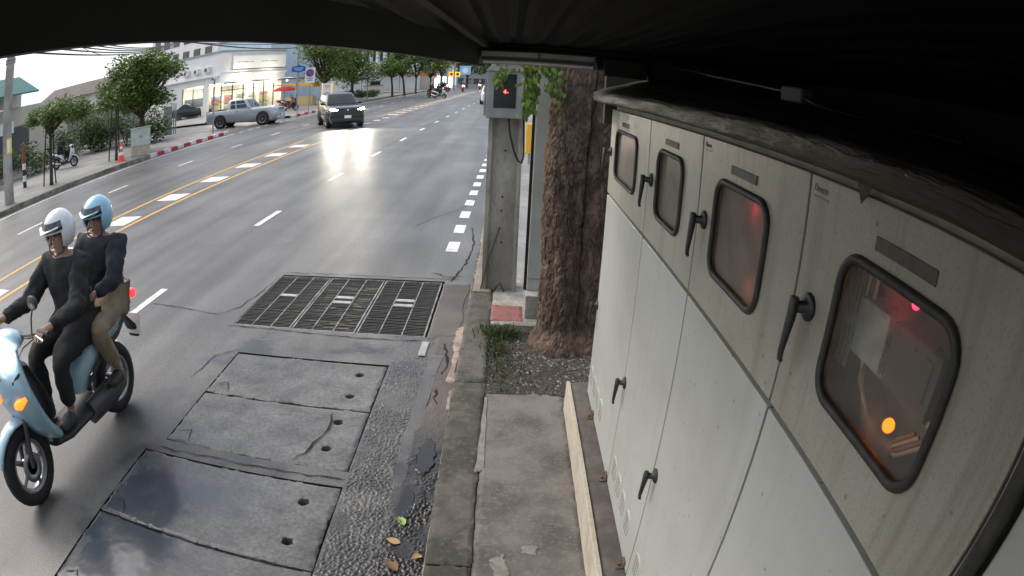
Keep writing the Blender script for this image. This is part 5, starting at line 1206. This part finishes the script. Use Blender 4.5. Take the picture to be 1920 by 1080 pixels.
# shop windows: frames, panes, lit shelves behind
for k in range(6):
    y0 = .35+1.6*k; b = MB(); b.bx(-.12, -.02, y0, y0+.10, .05, 3.04); f = b.build('window_frame', 'trim_dark', shop, .005)
    b = MB(); b.bx(-.10, -.09, y0+.10, y0+1.6, .3, 3.0); b.build('pane', 'glass_shop', f)
    b = MB(); b.bx(-.14, -.06, y0+.10, y0+1.6, 2.30, 2.36); b.build('transom', 'trim_dark', f)
for k, x in enumerate((-5.95, -4.2, -2.5)):
    b = MB(); b.bx(x, x+.09, .05, .15, .95, 3.04); f = b.build('window_frame', 'trim_dark', shop, .005)
    if k < 2: b = MB(); b.bx(x+.1, x+1.72, .09, .10, 1.0, 3.0); b.build('pane', 'glass_shop', f)
b = MB(); b.bx(-5.9, -2.5, .35, .42, 1.0, 1.9); b.build('blind', 'shutter', shop)
for k in range(3):
    b = MB(); b.bx(-6+1.9*k, -4.9+1.9*k, .8, Lr-.8, 2.96, 3.04); b.build('ceiling_light', 'shop_light', shop)
rr = random.Random(4)
for k in range(5):
    y0 = .9+1.85*k; b = MB(); b.bx(-2.6, -2.1, y0, y0+1.3, .05, 2.0); s_ = b.build('shelf', 'goods_white', shop)
    for r_i in range(4):
        b = MB(); b.bx(-2.09, -1.9, y0+.03, y0+1.25, .2+.45*r_i, .52+.45*r_i); b.build('goods', rr.choice(['goods_red', 'goods_yellow', 'goods_green', 'goods_blue', 'goods_white']), s_)
for k in range(5):
    b = MB(); b.lathe((1.0, .6+2.2*k, 2.83), [(.001, -.12), (.1, -.08), (.12, 0), (.06, .08), (.001, .08)], 10); b.build('hanging_lamp', 'lit_window', shop)
    if k not in (1, 3): continue
    l = bpy.data.lights.new('shop_lamp', 'POINT'); l.energy = 80; l.color = (1, .9, .72); l.shadow_soft_size = .15; lo_ = bpy.data.objects.new('shop_lamp', l); C.objects.link(lo_); lo_.parent = shop; lo_.location = (1.35, .6+2.2*k, 3.3)
for k in range(3):
    b = MB(); b.bx(-5.6+1.7*k, -4.8+1.7*k, -.36, -.02, 4.3, 4.85); o = b.build('air_conditioner', 'bld_white', shop, .02); b = MB(); b.cyl((-5.2+1.7*k, -.365, 4.57), .2, .02, 16, 'y'); b.build('fan_grille', 'trim_dark', o)
bb = thing('building', 'pale blue plain building beyond the corner shop', 'building', at(-27.5, 68, .15), -ua)
b = MB(); b.bx(-8, 1.5, -5, 8, 0, 8.5); b.build('wall', 'bld_paleblue', bb); b = MB(); b.bx(-8.1, 1.6, -5.1, 8.1, 8.5, 8.7); b.build('roof', 'bld_grey', bb)
for k in range(3):
    b = MB(); b.bx(-6+2.6*k, -4.6+2.6*k, -5.06, -4.98, 4.5, 6.2); f = b.build('window', 'trim_dark', bb); b = MB(); b.bx(-5.9+2.6*k, -4.7+2.6*k, -5.08, -5.065, 4.6, 6.1); b.build('pane', 'glass_dark', f)
b3 = thing('building', 'tall white building rising behind the corner shop roof', 'building', at(-48, 82, .15), -ua)
b = MB(); b.bx(-9, 9, -6, 6, 0, 13.5); b.build('wall', 'bld_white', b3)
for r_i in range(3):
    for k in range(6):
        b = MB(); b.bx(-8+2.8*k, -6.4+2.8*k, -6.06, -5.98, 4+3.2*r_i, 6+3.2*r_i); f = b.build('window', 'trim_dark', b3); b = MB(); b.bx(-7.9+2.8*k, -6.5+2.8*k, -6.08, -6.065, 4.1+3.2*r_i, 5.9+3.2*r_i); b.build('pane', 'glass_dark', f)
b = MB(); b.bx(-9.3, 9.3, -6.3, 6.3, 13.5, 13.9); b.build('roof', 'bld_grey', b3)
um = thing('parasol', 'red parasol over a stall beside the shop', 'parasol', at(-19.6, 48.3, .15))
b = MB(); b.cyl((0, 0, 1.0), .03, 2.0, 8); b.build('pole', 'metal_grey', um)
b = MB(); rings = [[Vector((r*math.cos(a*PI/6)*(1 if a % 2 else 1.04), r*math.sin(a*PI/6), z)) for a in range(12)] for r, z in ((1.15, 1.68), (1.05, 1.82), (.6, 2.03), (.02, 2.12))]
b.loft(rings, cap=False).build('canopy', 'umbrella_red', um)
st = thing('food_stall', 'small stall under a yellow awning beside the parasol', 'stall', at(-20.3, 54.5, .15))
b = MB(); b.bx(-1.5, 1.5, -.6, .6, 0, .9); b.build('counter', 'goods_yellow', st, .02); b = MB(); b.prism([(-1.7, 2.3), (1.5, 2.3), (1.7, 1.9), (1.7, 1.8), (-1.7, 2.2)], -1.2, 1.2); b.build('awning', 'awning_yellow', st)
for sx in (-1.4, 1.4):
    b = MB(); b.cyl((sx, -1, 1.0), .03, 2.0, 8); b.build('pole', 'metal_grey', st)
make_scooter('dark scooter parked on the footway by the shop', at(-17.9, 45.6, .15), R(70), 'car_black', False)
make_scooter('red scooter parked under the red parasol', at(-19.0, 47.6, .15), R(100), 'umbrella_red', False)
# signs by the kerb
sg = thing('street_sign', 'dark blue street name sign on a grey pole', 'sign', at(-15.75, 41.6, .15), R(12))
b = MB(); b.cyl((0, 0, 1.9), .045, 3.8, 10); b.build('pole', 'metal_grey', sg)
b = MB(); b.prism([(-.58, 3.42), (-.5, 3.62), (-.2, 3.68), (0, 3.76), (.2, 3.68), (.5, 3.62), (.58, 3.42), (.5, 3.22), (.2, 3.18), (0, 3.12), (-.2, 3.18), (-.5, 3.22)], -.08, -.05); p = b.build('panel', 'sign_blue', sg)
for z, x0, x1 in ((3.46, -.38, .36), (3.32, -.3, .28)):
    q = MB(); q.bx(x0, x1, -.086, -.081, z, z+.07); q.build('lettering', 'sign_lightblue', p)
ns = thing('no_parking_sign', 'white panel with blue no parking disc beside the street sign', 'sign', at(-15.0, 42.2, .15), R(12))
b = MB(); b.cyl((0, 0, 1.7), .04, 3.4, 10); b.build('pole', 'metal_grey', ns); b = MB(); b.bx(-.4, .4, -.07, -.05, 2.25, 3.45); p = b.build('panel', 'sign_white', ns, .01)
q = MB(); q.cyl((0, -.076, 3.05), .32, .008, 28, 'y'); q.build('red_ring', 'sign_red', p); q = MB(); q.cyl((0, -.082, 3.05), .26, .008, 28, 'y'); q.build('blue_disc', 'sign_blue', p); q = MB(); q.box((0, -.088, 3.05), (.50, .006, .06), ry=R(45)); q.build('red_bar', 'sign_red', p)
for z, wd in ((2.6, .5), (2.45, .4)): q = MB(); q.bx(-wd/2, wd/2, -.076, -.072, z, z+.06); q.build('lettering', 'trim_dark', p)
bn = thing('banner_stand', 'tall white banner stand with red letters behind the black car', 'banner', at(-16.0, 49.8, .15), R(8))
b = MB(); b.bx(-.42, .42, -.03, .0, .15, 2.1); b.build('panel', 'sign_white', bn); text('letters', 'TP', 'sign_red', .42, (0, -.034, 1.62), (R(90), 0, 0), bn, .001, 'CENTER')
b = MB(); b.bx(-.5, .5, -.25, .25, 0, .15); b.bx(-.48, -.42, -.03, .02, .15, 2.16); b.bx(.42, .48, -.03, .02, .15, 2.16); b.build('frame', 'sign_yellow', bn)

# ================================================================== FARTHER DOWN THE ROAD
T = lambda *a, **k: far_tree(*a, **k)
T('large broad tree standing right behind the no parking sign', -18.0, 55, 2.2, puffs(30, 0, 0, 4.6, 2.3, 2.0, 1.9, 1.4)+puffs(8, .8, 0, 3.0, 1.2, .8, .4, .7), 5200, leaf='leaf_far', size=.2, r0=.2)
T('broad tree with yellowish green crown behind the black car', -17.0, 62, 2.0, puffs(28, 0, 0, 4.2, 2.6, 2.0, 2.0, 1.4), 6000, leaf='leaf_light', size=.22, r0=.2)
T('slim tree with low feathery crown beside the carport', -13.9, 69, 2.4, puffs(16, .2, 0, 3.7, 1.9, 1.2, .8, .95), 2600, leaf='leaf_far', size=.2, r0=.15, lean=-.2)
T('leaning dark trunk tree next to the slim feathery tree', -13.0, 72, 2.6, puffs(16, 0, 0, 4.8, 1.9, 1.2, 1.3, 1.1), 2600, leaf='leaf_far', size=.22, r0=.15, lean=-.35)
T('roadside tree third from the carport', -12.9, 80, 2.4, puffs(14, 0, 0, 4.8, 2, 1.2, 1.5, 1.2), 2200, leaf='leaf_dark', size=.24, r0=.14)
T('roadside tree fourth from the carport with bright drooping crown', -12.0, 88, 2.4, puffs(14, 0, 0, 4.8, 2, 1.2, 1.6, 1.3), 2200, leaf='leaf_light', size=.24, r0=.14)
T('farthest roadside tree before the yellow signs', -11.4, 97, 2.4, puffs(12, 0, 0, 5.0, 1.6, 1.2, 1.3, 1.0), 1500, leaf='leaf_dark', size=.26, r0=.14)
T('dark tree at the far end of the road right of the blue sign', -4.0, 135, 3, puffs(16, 0, 0, 5.5, 3, 2, 1.6, 1.8), 1900, leaf='leaf_dark', size=.4, r0=.25)
T('dark tree closing the far end of the road behind the signs', -10.5, 140, 3, puffs(16, 0, 0, 6.0, 3, 2, 1.8, 1.9), 1900, leaf='leaf_dark', size=.4, r0=.25)
T('tree hanging over the far right footway past the pole', 2.9, 60, 3, puffs(14, 0, 0, 5.2, 1.6, 2, 1.2, 1.2), 1600, leaf='leaf_dark', size=.25, r0=.2)
shb = thing('shrubs', 'low planted shrubs along the footway behind the black car', 'shrubs', at(-17.0, 66, .15))
b = MB(); leaf_cloud(b, puffs(18, 0, 0, .5, 1.2, 7, .3, .6), 2600, .16, .7); b.build('foliage', 'leaf_dark', shb)
hp = thing('lamp_post', 'tall thin pale lamp post in front of the white hall', 'lamp post', at(-15.4, 62.5, .15))
b = MB(); b.cyl((0, 0, 3.4), .07, 6.8, 10, r2=.05); b.build('pole', 'pale_concrete', hp); b = MB(); b.tube([(0, 0, 6.7), (.5, 0, 7.0), (1.0, 0, 7.05)], .035, 8); b.build('arm', 'metal_grey', hp); b = MB(); b.box((1.2, 0, 7.03), (.5, .18, .09)); b.build('head', 'metal_grey', hp, .02)
hall = thing('hall_building', 'white two storey hall with a row of columns above a plain band', 'building', at(-24.5, 100, .15))
b = MB(); b.bx(-8, 8, 0, 10, 3.2, 5.0); b.bx(-8, 8, 2.2, 10, 0, 3.2); b.bx(-8, 8, 1.4, 10, 5.0, 9); b.build('wall', 'bld_white', hall); b = MB(); b.bx(-8.4, 8.4, -.3, 10.2, 8.2, 9.6); b.build('roof', 'bld_white', hall)
for k in range(13):
    b = MB(); b.bx(-7.9+1.28*k, -7.5+1.28*k, .1, .5, 5.0, 8.2); b.build('column', 'bld_white', hall)
    b = MB(); b.bx(-7.4+1.28*k, -6.75+1.28*k, 1.34, 1.42, 5.4, 7.4); b.build('window', 'glass_dark', hall)
cp = thing('carport', 'grey carport roof over the parked white pickup', 'carport', at(-20, 86.5, .15))
b = MB(); b.prism([(-3.4, 2.9), (-2, 3.15), (0, 3.2), (2, 3.15), (3.4, 2.9), (3.4, 2.8), (-3.4, 2.8)], -3, 3.4); b.build('roof', 'bld_grey', cp)
for sx in (-3, 3):
    for sy in (-2.6, 3):
        b = MB(); b.cyl((sx, sy, 1.4), .06, 2.8, 8); b.build('post', 'metal_grey', cp)
lw = thing('low_wall', 'low cream wall beside the carport', 'wall', at(-17.2, 78, .15)); b = MB(); b.bx(-2.5, .2, -.1, .1, 0, 1.2); b.build('wall', 'bld_cream', lw); b = MB(); b.bx(-2.6, .3, -.16, .16, 1.2, 1.3); b.build('coping', 'pale_concrete', lw)
for i, (x, y, wd, hh, m, lab) in enumerate(((-17.5, 112, 7, 6.5, 'bld_cream', 'cream shophouse far along the left side'), (-17.8, 121, 8, 7.5, 'bld_grey', 'grey shophouse next to the cream shophouse'), (-18, 131, 9, 6, 'bld_white', 'white shophouse near the far road end'), (8.5, 80, 8, 7, 'bld_cream', 'cream building on the far right side behind the pole'), (0, 165, 30, 7, 'bld_grey', 'long grey building closing the far end of the road'))):
    t = thing('shophouse', lab, 'building', at(x, y, .1)); b = MB(); b.bx(-wd/2, wd/2, -4, 4, 0, hh); b.build('wall', m, t); b = MB(); b.bx(-wd/2-.2, wd/2+.2, -4.2, 4.2, hh, hh+.3); b.build('roof', 'bld_grey', t)
    n = int(wd/2.2)
    for k in range(n):
        for z0 in (3.6,) if i != 4 else (1.2, 4.2):
            b = MB(); b.bx(-wd/2+.4+2.1*k, -wd/2+1.9+2.1*k, -4.06, -3.98, z0, z0+1.5); f = b.build('window', 'trim_dark', t); b = MB(); b.bx(-wd/2+.5+2.1*k, -wd/2+1.8+2.1*k, -4.08, -4.065, z0+.1, z0+1.4); b.build('pane', 'glass_dark', f)
    b = MB(); b.bx(wd/2-.02, wd/2+.06, -3.6, 3.6, .1, 2.6); b.build('shopfront', 'lit_window' if i < 3 else 'shutter', t)
    b = MB(); b.bx(-wd/2+.3, wd/2-.3, -4.3, -4.05, 2.7, 3.3); b.build('fascia', ['awning_yellow', 'sign_red', 'sign_lightblue', 'goods_white', 'shutter'][i], t)
def hang_sign(label, x, y, z, wd, hh, m, disc=None, pole=True):
    t = thing('shop_sign', label, 'sign', at(x, y, .1)); b = MB(); b.bx(-wd/2, wd/2, -.08, .08, z-hh/2, z+hh/2); p = b.build('panel', m, t, .03)
    if disc: q = MB(); q.cyl((0, -.1, z), min(wd, hh)*.32, .03, 16, 'y'); q.build('emblem', disc, p)
    if pole: b = MB(); b.cyl((0, .12, z/2+hh*.2), .07, z+hh*.4, 8); b.build('pole', 'metal_grey', t)
hang_sign('orange awning sign among the far trees', -16.0, 104, 2.9, 1.4, .6, 'sign_orange'); hang_sign('pale sign panel with red emblem over the far footway', -12.9, 99, 2.7, .9, 1.1, 'sign_white', 'sign_red')
hang_sign('round-topped yellow and red sign high above the far footway', -12.9, 104, 4.1, 1.3, 1.0, 'sign_yellow', 'sign_red'); hang_sign('left yellow sign of the far pair', -11.2, 110, 2.9, .9, .9, 'sign_yellow', 'sign_red'); hang_sign('right yellow sign of the far pair', -10.1, 110.5, 2.9, .9, .9, 'sign_yellow', 'trim_dark')
hang_sign('light blue sign board above the far road end', -9.4, 119, 3.9, 2.2, 1.9, 'sign_lightblue', 'sign_white'); hang_sign('yellow sign with red emblem at the far right kerb', -1.2, 90, 2.6, .8, .8, 'sign_yellow', 'sign_red')
b = MB(); b.cyl((0, 0, 2.6), .12, 5.2, 10); t = thing('far_pole', 'grey pole standing between the far yellow signs', 'pole', at(-9.7, 100, .1)); b.build('shaft', 'metal_grey', t)
b = MB(); b.box((0, 0, 4.9), (1.2, .08, .08)); b.build('crossarm', 'metal_grey', t)
# far riders: one scooter-and-rider model, copied
RID = [('white scooter crossing in front of the far traffic', -8.0, 66.5, R(60), 'car_white', 'jacket_navy', 'helmet_pale', 'rider in dark jacket and white helmet crossing far down the road', False),
       ('black scooter beside the white one far down the road', -9.1, 68.5, R(40), 'car_black', 'jacket_black', 'helmet_blue', 'rider in black beside the white far scooter', False),
       ('red scooter waiting at the far left kerb', -10.6, 93, R(80), 'umbrella_red', 'jacket_black', 'helmet_pale', 'rider on the far red scooter', True),
       ('orange scooter behind the far red scooter', -11.2, 101, R(70), 'sign_orange', 'jacket_navy', 'helmet_pale', 'rider on the far orange scooter', True),
       ('scooter coming up the far middle of the road', -7.6, 93, R(10), 'umbrella_red', 'jacket_black', 'helmet_blue', 'rider on the far scooter in mid road', True),
       ('scooter farthest down the road', -5.8, 108, R(5), 'umbrella_red', 'jacket_black', 'helmet_pale', 'rider on the scooter farthest down the road', True)]
for lab, x, y, rz, body, jk, hm, plab, lit in RID:
    s_ = make_scooter(lab, at(x, y), rz, body, lit, 'scooters far down the road', 1.05)
    make_rider(plab, at(x, y), (0, .32, .90), (0, .22, 1.20), (0, .18, 1.40), (0, .15, 1.53), [(-.31, -.28, 1.08), (.31, -.28, 1.08)], [(-.30, -.03, 1.07), (.30, -.03, 1.07)], [(-.16, -.14, .78), (.16, -.14, .78)], [(-.13, -.17, .34), (.13, -.17, .34)], jk, 'trousers_black', hm, rz, 'riders far down the road', scale=1.05)
# overhead wires
def wire(label, p, q, sag, r=.03):
    b = MB(); n = 24; P = []
    for i in range(n+1): t = i/n; v = Vector(p).lerp(Vector(q), t); v.z -= sag*4*t*(1-t); P.append(v)
    b.tube(P, r, 5); tag(b.build('overhead_wire', 'cable'), label, 'wire', 'overhead wires')
wire('lowest overhead wire across the sky at far left', (-17, 12.5, 6.2), (-19, 47, 6.6), .5); wire('second overhead wire above the shop roof', (-17, 12.5, 6.7), (-18, 47, 7.2), .6); wire('third overhead wire above the shop roof', (-17, 12.5, 7.4), (-18.2, 47, 7.9), .5)
wire('thick bundled wire sagging toward the shop sign', (-17, 12.5, 7.0), (-21, 55, 6.8), .9, .05); wire('overhead wire running behind the left tree', (-17, 12.5, 7.9), (-36, 40, 8.2), .6); wire('upper overhead wire running behind the left tree', (-17, 12.5, 8.3), (-36, 44, 9.2), .6); wire('overhead wire between the shop and the big tree', (-18, 47, 7.2), (-15, 66, 6.6), .5)
for k, lab in enumerate(('fourth', 'fifth', 'sixth', 'seventh', 'eighth')): wire(lab+' wire of the bundle crossing the sky above the left tree', (-17, 12.5, 5.6+.3*k), (-27-2*k, 40+3*k, 7.2+.5*k), .5+.12*k, .042)
wire('wire running from the thin pole along the far footway', (-17.9, 47, 7.2), (-12.2, 100, 6.8), .8, .03); wire('lower wire running from the thin pole along the far footway', (-17.9, 47, 6.9), (-12.4, 100, 6.3), .9, .04)
pp = thing('utility_pole', 'thin dark utility pole beside the street name sign', 'pole', at(-17.9, 47, .15)); b = MB(); b.cyl((0, 0, 4), .13, 8, 10, r2=.09); b.build('shaft', 'pole_concrete', pp); b = MB(); b.box((0, 0, 7.2), (1.6, .1, .1)); b.build('crossarm', 'trim_dark', pp)
